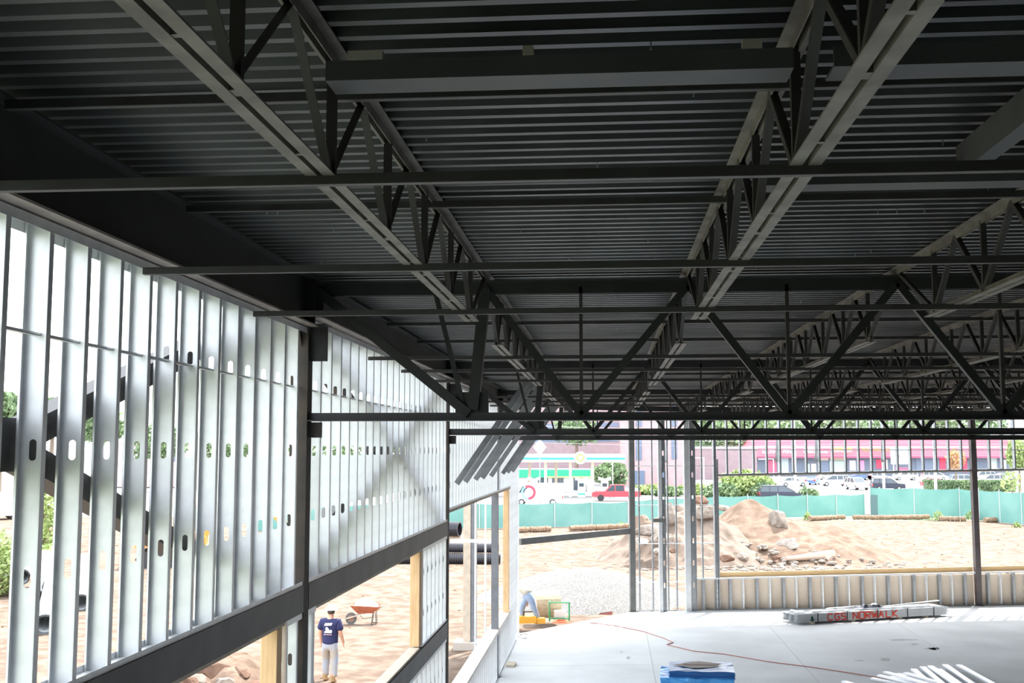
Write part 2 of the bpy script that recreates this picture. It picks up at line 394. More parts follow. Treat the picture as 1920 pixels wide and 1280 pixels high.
def girder(y, xend, label, ch=.075):
    t = thing('girder_truss', label, 'girder truss', (-2.72, y, 5.87), group='girder trusses across the hall')
    x = lambda v: v + 2.72
    zt = 1.27
    def chord(z0, z1, xa):
        m = MB(); h = .075
        for s in (-1, 1):
            m.box(xa, x(xend), min(s*.012, s*.02), max(s*.012, s*.02), z0, z1)
        return m
    m = chord(.008, ch, 0); m.box(0, x(xend), -.085, .085, 0, .008); m.build('bottom_chord', mat('dark_girder_steel', (.055, .056, .058), .5), t)
    m = chord(zt - .12, zt - .008, 0.05); m.box(.05, x(xend), -.085, .085, zt - .008, zt); m.build('top_chord', STEEL, t)
    nodes = XJ
    MB().bar((x(-2.66), 0, zt - .06), (x(-1.235), 0, .06), .1, .085, side=(0, 1, 0)).build('web_member', STEEL, t)
    MB().bar((x(-1.09), 0, zt - .06), (x(-1.2), 0, .1), .09, .10, side=(0, 1, 0)).build('web_member', STEEL, t)
    MB().bar((x(-1.56), 0, zt - .06), (x(-1.28), 0, .1), .05, .04, side=(0, 1, 0)).build('web_member', STEEL, t)
    MB().box(x(-1.36), x(-1.06), -.014, .014, .02, .26).build('gusset_plate', STEEL, t)
    k = 0
    while XJ[k] + .9 < xend:
        a = XJ[k]; mid = a + .87; b2 = XJ[k+1]
        MB().angle((x(a), .0, zt - .06), (x(mid), .0, .05), .062, .008, side=(0, 1, 0)).build('web_member', STEEL, t)
        if b2 < xend: MB().angle((x(b2), .0, zt - .06), (x(mid), .0, .05), .062, .008, side=(0, 1, 0)).build('web_member', STEEL, t)
        MB().bar((x(mid), 0, zt - .06), (x(mid), 0, .05), .04, .03, side=(0, 1, 0)).build('web_member', WEB, t)
        k += 1
    return t
girder(YC[1], 8.5, 'girder truss closest to the camera, starting at the rusty column')
girder(YC[2], 12.2, 'second girder truss from the camera, behind the closest one', .11)
girder(YC[3], 16.5, 'farthest girder truss, low over the end wall openings', .12)
t = thing('cross_beam', 'plain steel beam carrying the joists above the camera', 'steel beam', (-2.7, YC[0], 6.86))
MB().box(0, 10, -.005, .005, .01, .26).box(0, 10, -.08, .08, 0, .01).box(0, 10, -.08, .08, .26, .27).build('beam_section', STEEL, t)
# roof edge member over the end wall
t = thing('roof_edge_beam', 'dark steel roof edge beam along the top of the far end wall', 'steel beam', (E0.x, E0.y, 0), EANG)
MB().box(-.1, 20, -.07, .07, ZD - .2, ZD - .01).build('channel', STEEL, t)
t = thing('roof_edge_beam', 'dark steel roof edge beam over the open entrance corner', 'steel beam', (0, 0, 0))
MB().bar((-2.78, 35.1, ZD - .1), (.8, 40.05, ZD - .1), .12, .2, side=(1, -1, 0)).build('channel', STEEL, t)

# bridging bars
bi = 0
def bridging(y, z, x0, x1, label, s=.038):
    o = MB().angle((0, 0, 0), (x1-x0, 0, 0), s, .005, side=(0, 1, 0)).build('bridging_angle', mat('bridging_steel', (.06, .06, .056), .5, 0, col2=(.045, .044, .04), scale=4), loc=(x0, y, z)); o['label'] = label; o['category'] = 'bridging bar'; o['group'] = 'bridging bars across the joists'
BAYW = ['first', 'second', 'third', 'fourth']
for b, ys in enumerate(((4.17, 6.25, 8.3), (12.45, 14.5, 16.6), (21.6, 23.7, 25.8), (30.8, 32.9, 34.9))):
    for k, yy in enumerate(ys):
        xe = [6.5, 10.5, 14, 16.5][b]
        bridging(yy, ZB - .012, -2.68, xe, 'thin steel bridging bar crossing under the joists, %s from the camera in the %s bay' % (ORD[k], BAYW[b]))
for b, ys in enumerate(((4.67, 6.84), (13.4, 15.6), (22.6, 24.8), (31.8, 33.8))):
    for k, yy in enumerate(ys):
        xe = [6.5, 10.5, 14, 16.5][b]
        bridging(yy, ZD - .062, -2.66, xe, 'thin steel bridging bar high under the deck, %s from the camera in the %s bay' % (ORD[k], BAYW[b]))

# roof opening frame between joists
RF = mat('grey_channel_steel', (.085, .09, .09), .55, 0, col2=(.065, .07, .07), scale=2)
def header(x0, x1, y, label, z=6.955, h=.075, d=.16):
    t = thing('opening_header', label, 'steel channel', (x0, y, z))
    MB().box(0, x1-x0, 0, .01, 0, h).box(0, x1-x0, .01, d, 0, .01).build('channel', RF, t); return t
h1 = header(XJ[0] + .07, XJ[1] - .07, 3.93, 'grey steel channel with three clip plates between the two central joists')
CL = mat('bright_clip_plate', (.45, .42, .36), .6, .2)
for px, w in ((685, .13), (990, .04), (1410, .07)):
    p = at(px, 68, Y=3.93); MB().box(p.x - w/2 - h1.location.x, p.x + w/2 - h1.location.x, -.004, .03, .075, .11).build('clip_plate', CL, h1, label='pale clip plate')
h2 = header(XJ[1] + .07, XJ[2] - .07, 3.93, 'grey steel channel beyond the second joist, chalk marks on its face')
header(XJ[1] + .07, XJ[2] - .07, 5.72, 'grey steel channel closing the roof opening beside the long joist')
t = thing('opening_header', 'wide grey steel plate running along the hall beside the roof opening', 'steel channel', (1.82, 3.9, 7.02))
MB().box(0, .09, 0, 2.05, 0, .01).box(0, .008, 0, 1.95, .01, .15).build('channel', RF, t)

# kickers: cold-formed braces from the side wall up to the first joist
for k, (px, py) in enumerate([(857, 908), (873, 903), (892, 898), (905, 895), (921, 892), (943, 888), (952, 888), (961, 888)]):
    p = at(px, py, X=-2.65); yy = p.y
    t = thing('kicker_brace', 'slanting grey metal stud brace above the side window, %s from the camera' % ORD[k], 'brace', (-2.66, yy, 5.02), group='slanting stud braces at the side wall')
    d = (1.42, 0, 2.05)
    m = MB(); sd = (0, 1, 0)
    m.bar((0, 0, 0), d, .003, .10, side=sd).bar((0, 0, 0), d, .041, .003, side=sd, off=(.02, .05)).bar((0, 0, 0), d, .041, .003, side=sd, off=(.02, -.05))
    m.build('channel', mat('kicker_steel', (.27, .285, .30), .5, .3, col2=(.21, .225, .235)), t)

# ------------------------------------------------------------------ end wall (own frame: x along the wall, y outward)
def et(name, label, cat, s=0, n=0, z=0, group=None): return thing(name, label, cat, ew(s, n, z), EANG, group)
ZT = ZD - .22
o = et('steel_post', 'tall dark steel post at the open entrance, foot on the slab', 'steel column', 0, 0)
MB().box(-.1, .09, -.09, .09, 0, ZT).build('shaft', POSTG, o); MB().box(-.13, .12, -.12, .12, 0, .02).build('base_plate', STEEL, o)
o = et('steel_post', 'dark steel post between the two window openings of the end wall', 'steel column', 12.86, 0)
MB().box(-.1, .1, -.09, .09, 0, ZT).build('shaft', mat('purplish_post_steel', (.12, .10, .105), .5, 0, col2=(.09, .07, .07), scale=3), o); MB().box(-.13, .13, -.12, .12, 0, .02).build('base_plate', STEEL, o)
# the entrance rail between the side wall's corner and the post
t = thing('entrance_rail', 'dark steel rail spanning the open entrance at mid height', 'steel channel', (-2.7, 35.1, 2.79))
MB().bar((0, 0, 0), (3.5, 4.95, .0), .1, .2, side=(1, -.7, 0)).build('channel', POSTG, t)
def endstud(parent, s, z0, z1, w=.15, fl=.041, holes=(), mt=None, rot=0, n=0):
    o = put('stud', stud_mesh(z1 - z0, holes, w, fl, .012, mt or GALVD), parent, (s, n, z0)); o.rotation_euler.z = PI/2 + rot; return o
# corner bay of slim full-height studs
t = et('stud_wall_frame', 'slim full-height studs beside the entrance post with white straps across', 'stud wall')
for px in (1199, 1224, 1253, 1269, 1318): endstud(t, ewpx(px, 1138)[0], .01, ZT, w=.09)
MB().box(.12, 2.9, -.05, .05, 0, .01).box(.12, 2.9, -.052, -.05, 0, .04).build('bottom_track', GALVD, t)
STRAP = mat('bright_bridging_strap', (.95, .96, .97), .5, 0)
for k, y in enumerate((873, 947, 1019, 1091)):
    z = ewpx(1200, y)[1]; MB().box(.1, (3.0, 3.0, 3.02, 2.2)[k], -.06, -.02, z - .015, z + .015).build('strap', STRAP, t, label='bright horizontal strap')
hs = [.9 + .77*k for k in range(9)]
for nm, px0, px1 in (('beside the pile of rubble', 1235, 1248), ('where the knee wall starts', 1284, 1305)):
    s0 = ewpx(px0, 1140)[0]; s1 = ewpx(px1, 1140)[0]; w = s1 - s0
    t2 = et('built_up_stud', 'tall galvanised stud column with punched slots, %s' % nm, 'stud', s0, -.14)
    MB().box(0, w*.46, -.06, .06, 0, ZT).build('bright_face', GALV, t2, label='bright galvanised side')
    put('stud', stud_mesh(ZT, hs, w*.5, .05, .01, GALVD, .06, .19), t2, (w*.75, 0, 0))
t = et('bracket_channel', 'short dark channel bracket fixed across the slim studs', 'bracket', 0, -.12, 3.1)
MB().box(ewpx(1222, 978)[0], ewpx(1244, 978)[0], -.12, -.09, 0, .13).build('channel', POSTG, t)
# window jamb
t = et('jamb_studs', 'doubled galvanised jamb studs between slim studs and window opening', 'stud', 2.98, 0)
for k, s in enumerate((0, .05, .12)): endstud(t, s, .0, ZT if k < 2 else 5.3, w=.15)
# header frames
def headframe(s0, s1, label, first, sp=.495):
    t = et('header_frame', label, 'stud wall', s0, 0, 0); L = s1 - s0
    zb = lambda s: 4.73 + (s + s0 - 3.07)*.0155
    m = MB().bar((0, 0, zb(0) + .02), (L, 0, zb(L) + .02), .15, .05, side=(0, 1, 0)); m.build('bottom_track', GALVD, t)
    MB().bar((0, 0, zb(0) - .025), (L, 0, zb(L) - .025), .16, .035, side=(0, 1, 0)).build('header_board', WOODP, t, label='thin wooden header board')
    s = first - s0
    while s < L: endstud(t, s, zb(s) + .03, ZT, w=.15, fl=.05); s += sp
    MB().box(0, L, -.01, .01, 5.62, 5.65).build('strap', STRAP, t, label='bright horizontal strap')
    return t
headframe(3.12, 12.74, 'row of header studs over the wide window opening of the end wall', 3.46)
headframe(12.98, 19.8, 'row of header studs beyond the dark window post of the end wall', 13.47)
def roofkick(s, label):
    t = et('roof_kicker', label, 'brace', s, .05, 5.2)
    MB().bar((0, 0, 0), (.45, .9, 1.6), .1, .04, side=(1, -.3, 0)).build('channel', GALVD, t)
for k, px in enumerate((1246, 1456, 1530, 1655, 1730, 1830, 1903)):
    s = ewpx(px, 835)[0]; roofkick(s, 'pale sloping stud brace behind the header studs, %s along from the entrance post' % ORD[k])
# knee wall
def knee(s0, s1, label, first, sp=.49):
    t = et('knee_wall_frame', label, 'stud wall', s0, 0, 0); L = s1 - s0
    zt = lambda s: 1.10 + (s + s0 - 3)*.008
    MB().box(0, L, -.076, .076, 0, .004).box(0, L, -.078, -.076, 0, .035).build('bottom_track', GALVD, t)
    MB().bar((0, 0, zt(0)), (L, 0, zt(L)), .156, .05, side=(0, 1, 0)).build('sill_track', GALV, t)
    s = first - s0; k = 0
    while s < L: endstud(t, s, .004, zt(s) - .02, w=.15, fl=.05 if k % 2 else .09, mt=GALV if k % 2 else GALVD); s += sp; k += 1  # alternate studs in darker steel, the shadow side painted into their colour
    m = MB().bar((0, .09, .55), (L, .09, .55), .015, 1.1, side=(0, 1, 0)); m.build('sheathing', CREAM, t, label='cream sheathing board')
    MB().bar((0.0 if s0 > 5 else .9, .12, zt(0) + .1), (L, .12, zt(L) + .1), .04, .2, side=(0, 1, 0)).build('sill_board', WOODH, t, label='orange sill board')
    return t
knee(2.2, 12.74, 'cream-backed stud knee wall under the wide window opening', 2.5)
knee(12.98, 19.8, 'cream-backed stud knee wall beyond the dark window post', 13.2)

# ------------------------------------------------------------------ things on the slab
# strapped bundle of studs
a = at(1495, 1171, Z=0); b = at(1779, 1155, Z=0); d = (b - a); L = d.length; ang = math.atan2(d.y, d.x)
t = thing('stud_bundle', 'long strapped bundle of galvanised studs with red painted writing, lying on the slab', 'stud bundle', (a.x, a.y, 0), ang)
ROWH = .046
me = MB()
me.box(0, L, 0, .1, 0, .004).box(0, L, 0, .003, 0, .034).box(0, L, .097, .1, 0, .034)
me = me.mesh('stud', GALV)
for r in range(6):
    for c in range(8):
        if c in (2, 5) and r != 5: continue
        put('stud', me, t, (random.uniform(-.03, .03),   .01 + c*.105, .06 + r*ROWH))
for q in (.6, L*.36, L*.67, L - .9): MB().box(q - .05, q + .05, -.03, .88, 0, .058).build('timber_bearer', WOODP, t, label='short wooden bearer')
for q in (.78, 1.9, L*.52, L*.72, L - .6):
    MB().box(q - .016, q + .016, .0, .86, .06 + 6*ROWH, .064 + 6*ROWH).box(q - .016, q + .016, -.004, .0, .05, .064 + 6*ROWH).build('steel_strap', mat('black_strap', (.02, .02, .02), .4), t, label='black strap')
RED = flat('red_spray_paint', .75, .06, .03)
# painted strokes on the stud edges: CGS NORWALK
GL = {'C': [[(1, .9), (.2, 1), (0, .5), (.2, 0), (1, .1)]], 'G': [[(1, .9), (.2, 1), (0, .5), (.2, 0), (1, .1), (1, .5), (.5, .5)]], 'S': [[(1, .9), (.1, 1), (.05, .55), (.95, .5), (1, .05), (0, 0)]],
      'N': [[(0, 0), (0, 1), (1, 0), (1, 1)]], 'O': [[(0, 0), (0, 1), (1, 1), (1, 0), (0, 0)]], 'R': [[(0, 0), (0, 1), (1, .95), (.9, .5), (0, .5), (1, 0)]],
      'W': [[(0, 1), (.2, 0), (.5, .7), (.8, 0), (1, 1)]], 'A': [[(0, 0), (.5, 1), (1, 0)], [(.2, .4), (.8, .4)]], 'L': [[(0, 1), (0, 0), (1, 0)]], 'K': [[(0, 0), (0, 1)], [(1, 1), (0, .5), (1, 0)]]}
m = MB(); x = 1.15; gw = .185
for ch, gap in zip('CGSNORWALK', (.08, .06, .28, .07, .06, .06, .07, .11, .07, .07)):
    for st in GL[ch]:
        pts = [(x + gw*u, -.006, .085 + .21*v) for u, v in st]
        for p, q in zip(pts, pts[1:]): m.bar(p, q, .006, .04, side=(0, 1, 0))
    x += gw + gap
    if ch == 'S': m.build('painted_writing', RED, t, label='red painted letters CGS'); m = MB()
m.build('painted_writing', RED, t, label='red painted letters NORWALK')
MB().box(.52, .6, -.006, 0, .08, .24).box(.48, .64, -.006, 0, .12, .15).build('painted_mark', flat('dark_green_mark', .02, .1, .06), t, label='dark green mark')
TOPZ = .06 + 6*ROWH
for k, (s0, s1, y0, y1, lift) in enumerate(((.7, 2.0, .25, .3, .0), (.2, .3, .2, .8, .0), (2.4, 5.2, .3, .2, .0), (3.4, L + .05, .45, .55, .1), (1.6, 3.0, .7, .75, .02))):
    p0 = Vector((s0, y0, TOPZ + .02)); p1 = Vector((s1, y1, TOPZ + .02 + lift)); c = math.cos(ang); s_ = math.sin(ang)
    w0 = Vector((a.x, a.y, 0)); R = Matrix.Rotation(ang, 3, 'Z')
    MB().bar(R @ p0 + w0, R @ p1 + w0, .09, .03, side=(0, 1, 0)).build('loose_channel', GALV, label='pale loose channel lying on top of the strapped bundle, %s in size of the five' % ['fourth', 'smallest', 'second', 'largest', 'third'][k], category='metal channel', group='loose channels on the bundle')
# crumpled dark sheet on the bundle
m = MB(); R = Matrix.Rotation(ang, 3, 'Z'); w0 = Vector((a.x, a.y, 0)); n = 10; vs = []
for i in range(n+1):
    for j in range(6):
        u = 2.7 + i*.09; v = .25 + j*.09; edge = min(i, n-i)*min(j, 5-j)
        vs.append(R @ Vector((u + random.uniform(-.03, .03), v, TOPZ + .04 + (.02 + random.uniform(0, .09) if edge else 0))) + w0)
m.add(vs, [(i*6+j, i*6+j+1, (i+1)*6+j+1, (i+1)*6+j) for i in range(n) for j in range(5)])
m.build('crumpled_wrap', flat('dark_plastic_wrap', .06, .07, .10, r=.3), label='crumpled dark plastic wrap on top of the strapped bundle', category='plastic wrap')

# loose studs fanned on the slab, near the lower edge
fan = [(1690, 1283, 1635, 1273), (1700, 1283, 1648, 1271), (1712, 1283, 1660, 1268), (1722, 1284, 1672, 1270), (1735, 1284, 1684, 1268), (1750, 1285, 1698, 1270), (1745, 1284, 1713, 1256), (1765, 1285, 1730, 1255),
       (1783, 1285, 1745, 1257), (1800, 1284, 1760, 1256), (1822, 1286, 1772, 1251), (1850, 1284, 1798, 1255), (1600, 1284, 1582, 1279)]
for k, (x0, y0, x1, y1) in enumerate(fan):
    p1 = at(x1, y1, Z=0); p0 = at(x0, y0, Z=0); d = (p1 - p0).normalized(); p0 = p1 - d*3.0; z = .0 + .045*(k % 3)
    o = thing('loose_stud', 'loose galvanised stud lying in the fan on the slab, %s from the blue-wrapped pallet' % ORD[(k + 1) % 13], 'metal stud', (p0.x, p0.y, z), math.atan2(d.y, d.x), 'loose studs fanned on the slab')
    m = MB().box(0, 3, -.075, .075, .036, .038).box(0, 3, -.075, -.073, 0, .036).box(0, 3, .073, .075, 0, .036).build('channel', mat('bright_galvanised', (.78, .8, .83), .4, .5), o)

# blue-wrapped pallet
p = at(1306, 1258, Z=0.55)
t = thing('wrapped_pallet', 'low pallet of goods wrapped in blue plastic sheet on the slab', 'pallet', (p.x, p.y, 0), -.06)
BLUE = mat('blue_plastic_sheet', (.05, .30, .72), .25, 0, col2=(.12, .42, .82), scale=4, bump=.6, bscale=7)
m = MB(); NX = 14; vs = []
def crump(x0, x1, y0, y1, z0, z1, a):
    bm = bmesh.new(); bmesh.ops.create_cube(bm, size=1); bmesh.ops.subdivide_edges(bm, edges=bm.edges[:], cuts=7, use_grid_fill=True)
    for v in bm.verts:
        c = Vector((x0 + (v.co.x+.5)*(x1-x0), y0 + (v.co.y+.5)*(y1-y0), z0 + (v.co.z+.5)*(z1-z0)))
        if v.co.z > -.45: c += Vector((random.uniform(-a, a), random.uniform(-a, a), random.uniform(-a, a)))
        v.co = c
    me = D.meshes.new('wrap'); bm.to_mesh(me); bm.free(); return me
me = crump(-.82, .82, -.75, .75, .12, .52, .02); me.materials.append(BLUE); put('blue_sheet', me, t)
me = crump(-.62, .84, -.62, .6, .5, .66, .012); me.materials.append(mat('navy_plastic_sheet', (.03, .12, .33), .3, 0, bump=.5, bscale=6)); put('navy_sheet', me, t, label='darker navy sheet')
m = MB()
for k in range(5): m.box(-.8, .8, -.74 + k*.34, -.62 + k*.34, .08, .12)
for k in range(3): m.box(-.78 + k*.7, -.7 + k*.7, -.74, .74, 0, .08)
m.build('pallet_base', WOODP, t)
MB().add([(-.55, .05, .675), (.05, .5, .69), (.6, .25, .69), (.35, -.2, .68), (-.1, -.3, .675)], [(0, 1, 2, 3, 4)]).box(-.3, .5, .05, .2, .68, .70).build('top_board', mat('brown_board', (.33, .28, .25), .8), t, label='brown board on top')

# hose lying over the slab
HOSE = flat('dull_red_hose', .42, .16, .14)
pts = [at(x, y, Z=.012) for x, y in ((1107, 1167), (1150, 1172), (1205, 1183), (1245, 1196), (1262, 1204), (1250, 1208), (1262, 1211), (1300, 1220), (1360, 1226), (1440, 1240), (1520, 1250), (1600, 1262), (1660, 1272), (1720, 1284))]
MB().path(pts, .012).build('air_hose', HOSE, label='thin red hose winding over the slab toward the loose studs', category='hose')
pts = [at(x, y, Z=.012) for x, y in ((969, 1189), (973, 1194), (980, 1196), (986, 1196), (990, 1190), (984, 1187), (975, 1190))]
MB().path(pts, .012).build('loose_cable', flat('grey_cable', .25, .25, .27), label='short grey cable curled at the foot of the side wall', category='cable')
# small clutter by the entrance
p = at(993, 1170, Z=0.0)
t = thing('power_cutter', 'orange power tool lying on the slab edge by the bent worker', 'power tool', (p.x - .0, p.y, 0), .2)
ORG = flat('orange_plastic', .9, .45, .05)
MB().box(-.35, .2, -.15, .15, .05, .26).box(.2, .5, -.12, .12, .03, .2).build('housing', ORG, t)
m = MB().tube((-.45, -.05, .15), (-.45, .05, .15), .15, n=16); m.build('disc', GREY, t); MB().path([(-.2, 0, .26), (-.2, 0, .4), (.2, 0, .4), (.2, 0, .26)], .02).build('handle', flat('black_rubber', .02, .02, .02), t)
p = at(1052, 1169, Z=0)
t = thing('orange_cord', 'orange-red cord heap on the slab beside the green frame', 'cord', (p.x, p.y, .02))
m = MB(); pts = [Vector((.35*math.cos(k*.9)*(1 - k*.02), .18*math.sin(k*.9), .015 + k*.003)) for k in range(26)]; m.path(pts, .014); m.build('cord', flat('orange_cord_rubber', .85, .25, .12), t)
p = at(1036, 1164, Z=0)
t = thing('barrel', 'tan barrel on its side by the gravel pile', 'barrel', (p.x - .15, p.y + .5, 0))
m = MB().tube((-.5, 0, .46), (.3, .25, .46), .44, .46, n=20); m.build('drum', mat('tan_drum', (.72, .58, .42), .8, 0, col2=(.6, .47, .33)), t, smooth=False)
t = thing('tool_frame', 'green tubular frame with a white box beside the barrel', 'frame', (p.x, p.y - .1, 0))
GRN = flat('green_tube', .10, .42, .20)
m = MB()
for x in (-.1, .55):
    m.path([(x, 0, 0), (x, 0, .62), (x, .35, .62), (x, .35, 0)], .025)
for z in (.1, .62): m.path([(-.1, 0, z), (.55, 0, z)], .025)
m.build('tube_frame', GRN, t); MB().box(.05, .45, .05, .3, .06, .34).build('white_box', WHITE, t, label='white box')
p = at(1136, 1152, Z=0)
t = thing('scrap_offcut', 'small dark red offcut on the slab near the entrance post', 'offcut', (p.x, p.y, 0))
MB().add([(-.25, 0, .0), (.2, -.05, 0), (.25, .15, 0), (-.2, .12, 0), (-.2, 0, .05), (.2, 0, .12), (.22, .1, .1)], [(0, 1, 5, 4), (1, 2, 6, 5), (0, 3, 2, 1), (4, 5, 6, 3), (0, 4, 3), (3, 6, 2)]).build('scrap', flat('dark_red_scrap', .35, .12, .1), t)

# ------------------------------------------------------------------ outdoors: the ground
GZ = -.2
from mathutils import noise as MN
def gh(x, y):
    h = .06*MN.noise(Vector((x*.35, y*.35, 0))) + .03*MN.noise(Vector((x*1.3, y*1.3, 4)))
    return GZ + h
m = MB(); xs = [-70 + .7*k for k in range(200)]; ysg = [8 + .7*k for k in range(128)]
nx = len(xs)
m.add([(x, y, gh(x, y)) for y in ysg for x in xs], [(j*nx+i, j*nx+i+1, (j+1)*nx+i+1, (j+1)*nx+i) for j in range(len(ysg)-1) for i in range(nx-1)])
m.build('ground_dirt', DIRT, kind='structure', smooth=True)
MB().box(-500, 500, -300, 900, -1.0, -.34).build('ground', mat('pale_verge', (.22, .24, .17), .95, 0, col2=(.17, .20, .12), scale=.1), kind='structure')
# the parking lot beyond the fence
MB().box(-20, 230, 106, 330, -.5, -.16).build('parking_lot', ASPH, kind='structure')
MB().box(-230, -19, 45, 330, -.5, -.27).build('side_road', mat('pale_road', (.28, .28, .28), .9), kind='structure')

def mound(name, label, cat, cx, cy, rx, ry, h, mt, seed=0, n=56, rough=.25, peaks=(), sharp=1.6, part=False):
    m = MB(); vs = []
    for j in range(n+1):
        for i in range(n+1):
            u = -1.15 + 2.3*i/n; v = -1.15 + 2.3*j/n; x = cx + u*rx; y = cy + v*ry
            r = math.hypot(u, v); base = max(0, 1 - r)**(1/sharp) if False else max(0, 1 - r**sharp)
            z = h*base
            for (px, py, pr, ph) in peaks:
                q = math.hypot(x - px, y - py)/pr; z = max(z, ph*max(0, 1 - q)) if q < 1 else z
            z *= 1 + rough*MN.noise(Vector((x*.5, y*.5, seed))) ; z += (.28*rough*min(1, z*2))*MN.noise(Vector((x*1.8, y*1.8, seed+3)))*1.5 + .1*rough*min(1, z*2)*MN.noise(Vector((x*5, y*5, seed+9)))
            vs.append((x, y, (GZ - .12) + max(0, z)))
    m.add(vs, [(j*(n+1)+i, j*(n+1)+i+1, (j+1)*(n+1)+i+1, (j+1)*(n+1)+i) for j in range(n) for i in range(n)])
    o = m.build(name, mt, smooth=False); o['label'] = label; o['category'] = cat; return o
mound('gravel_pile', 'low pale heap of crushed gravel outside the open entrance', 'gravel pile', -.9, 45.6, 4.6, 5.2, 1.25, GRAV, 2, rough=.08, sharp=1.5)
mound('dirt_pile', 'large peaked pile of tan earth behind the wide window opening', 'dirt pile', 9.3, 65, 7.6, 6.5, 2.2, PILE, 5, n=90, rough=.3, peaks=((8.2, 64.5, 5, 3.35), (10.8, 66, 3.4, 2.3), (5.2, 65, 4, 2.3)))
mound('rubble_pile', 'pile of broken concrete and earth seen through the slim studs', 'rubble pile', 4.2, 62, 5.0, 5.0, 2.6, mat('rubble_dirt', (.235, .18, .145), .95, 0, col2=(.15, .112, .088), scale=1.4, bump=.9, bscale=4), 11, n=70, rough=.5, peaks=((4.6, 66, 3, 3.4),))
mound('earth_heap', 'heap of reddish earth and rocks below the black channel beside the camera', 'dirt pile', -9.6, 27.3, 2.3, 2.6, .9, PILE, 21, n=50, rough=.6)

def rock(name, label, c, r, seed, mt=ROCK, sc=(1, 1, .75), cat='rock', group=None, rz=0):
    bm = bmesh.new(); bmesh.ops.create_icosphere(bm, subdivisions=3, radius=1)
    for v in bm.verts:
        d = v.co.normalized(); k = 1 + .42*MN.noise(d*1.3 + Vector((seed, 0, 0))) + .12*MN.noise(d*4 + Vector((0, seed, 0)))
        q = d*k
        for ax in ((.8, .3, .5), (-.6, .7, .3), (.1, -.9, .5), (-.3, -.2, -.9), (.2, .1, 1)):    # flat broken faces
            a = Vector(ax).normalized(); a.rotate(Matrix.Rotation(seed*1.7, 3, 'Z')); t = q.dot(a)
            if t > .72: q -= a*(t - .72)
        v.co = Vector((q.x*sc[0], q.y*sc[1], q.z*sc[2]))*r*.6
    me = D.meshes.new(name); bm.to_mesh(me); bm.free(); me.materials.append(mt)
    return put(name, me, loc=c, rz=rz, label=label, category=cat, group=group)
p = at(1459, 962, Y=62.5); rock('boulder', 'upright pale boulder on the shoulder of the earth pile', (p.x, 62.5, 1.85), .95, 3, sc=(.85, .8, 1.15))
p = at(1475, 1005, Y=60.5); rock('boulder', 'pale boulder low on the earth pile above the log', (p.x, 60.5, .7), .85, 5, sc=(1.2, .9, .8), mt=mat('light_rock', (.42, .38, .34), .9, 0, col2=(.3, .27, .24)))
p = at(1541, 978, Z=0); rock('boulder', 'small brown stump-like boulder at the foot of the earth pile', (12.9, 73, .3), .7, 6, mt=ROCKB)
for k, (px, py, Y, r, sc, mt, lb) in enumerate([
    (1218, 990, 58.3, 1.0, (1.6, .9, .7), ROCK, 'flat slab of broken concrete beside the entrance post'), (1253, 965, 60, 1.15, (.9, .8, 1.5), ROCK, 'tall pointed piece of concrete rubble between the slim studs'),
    (1200, 1010, 57.6, .8, (2.0, .9, .45), ROCK, 'long pale concrete block low on the rubble'), (1325, 958, 60.5, 1.0, (1.3, .9, .9), ROCK, 'blocky pale boulder near the window jamb studs'),
    (1312, 936, 63.5, .95, (1.1, .8, .8), ROCKB, 'brown boulder crowning the rubble pile'), (1205, 975, 59, .9, (1.2, 1, 1), mat('dark_root_ball', (.22, .16, .12), .95, 0, bump=1, bscale=6), 'dark root ball beside the entrance post'),
    (1240, 1005, 57.5, .8, (1.4, .8, .8), ROCK, 'square block of rubble below the pointed piece'), (1365, 1042, 56.5, .62, (1.3, .9, .7), ROCKB, 'reddish rock at the foot of the earth pile by the jamb'),
    (1393, 1040, 57, .6, (1.3, .9, .8), ROCK, 'pale rock at the foot of the earth pile, in the middle of the opening'), (1455, 1041, 57, .4, (1.2, .9, .7), ROCKB, 'brown rock in front of the log'),
    (1235, 1030, 56.4, .55, (1.4, .8, .7), ROCK, 'rough rock at the foot of the rubble between the studs'), (1262, 1028, 56.8, .45, (1.4, .8, .7), ROCKB, 'brown rock at the foot of the rubble behind the punched stud column'),
    (1355, 949, 70, .7, (1.4, .8, .6), ROCK, 'pale stone against the fence behind the jamb')]):
    p = at(px, py, Y=Y); rock('rubble_rock', lb, (p.x, Y, p.z - .1), r*.9, 10 + k*1.3, mt, sc, cat='rock', rz=k)
for k, (px, py, r, mt, lb) in enumerate([(440, 1236, .62, ROCKB, 'jagged reddish rock topping the earth heap'), (395, 1262, .75, ROCKB, 'broad reddish rock on the earth heap below the channel'), (365, 1275, .45, ROCK, 'pale stone beside the broad reddish rock'),
        (452, 1262, .4, ROCKB, 'small brown rock on the slope of the earth heap'), (420, 1280, .35, ROCK, 'small pale rock low on the earth heap'), (345, 1282, .5, ROCKB, 'reddish rock low on the earth heap, beside the black channel')]):
    p = at(px, py, Z=.35); rock('heap_rock', lb, (p.x, p.y, p.z), r, 40 + k*2.1, mt, (1.2, .8, .7), rz=k*.7)
_b = bmesh.new(); bmesh.ops.create_icosphere(_b, subdivisions=1, radius=1); ICO = ([tuple(v.co) for v in _b.verts], [tuple(v.index for v in f.verts) for f in _b.faces]); _b.free()
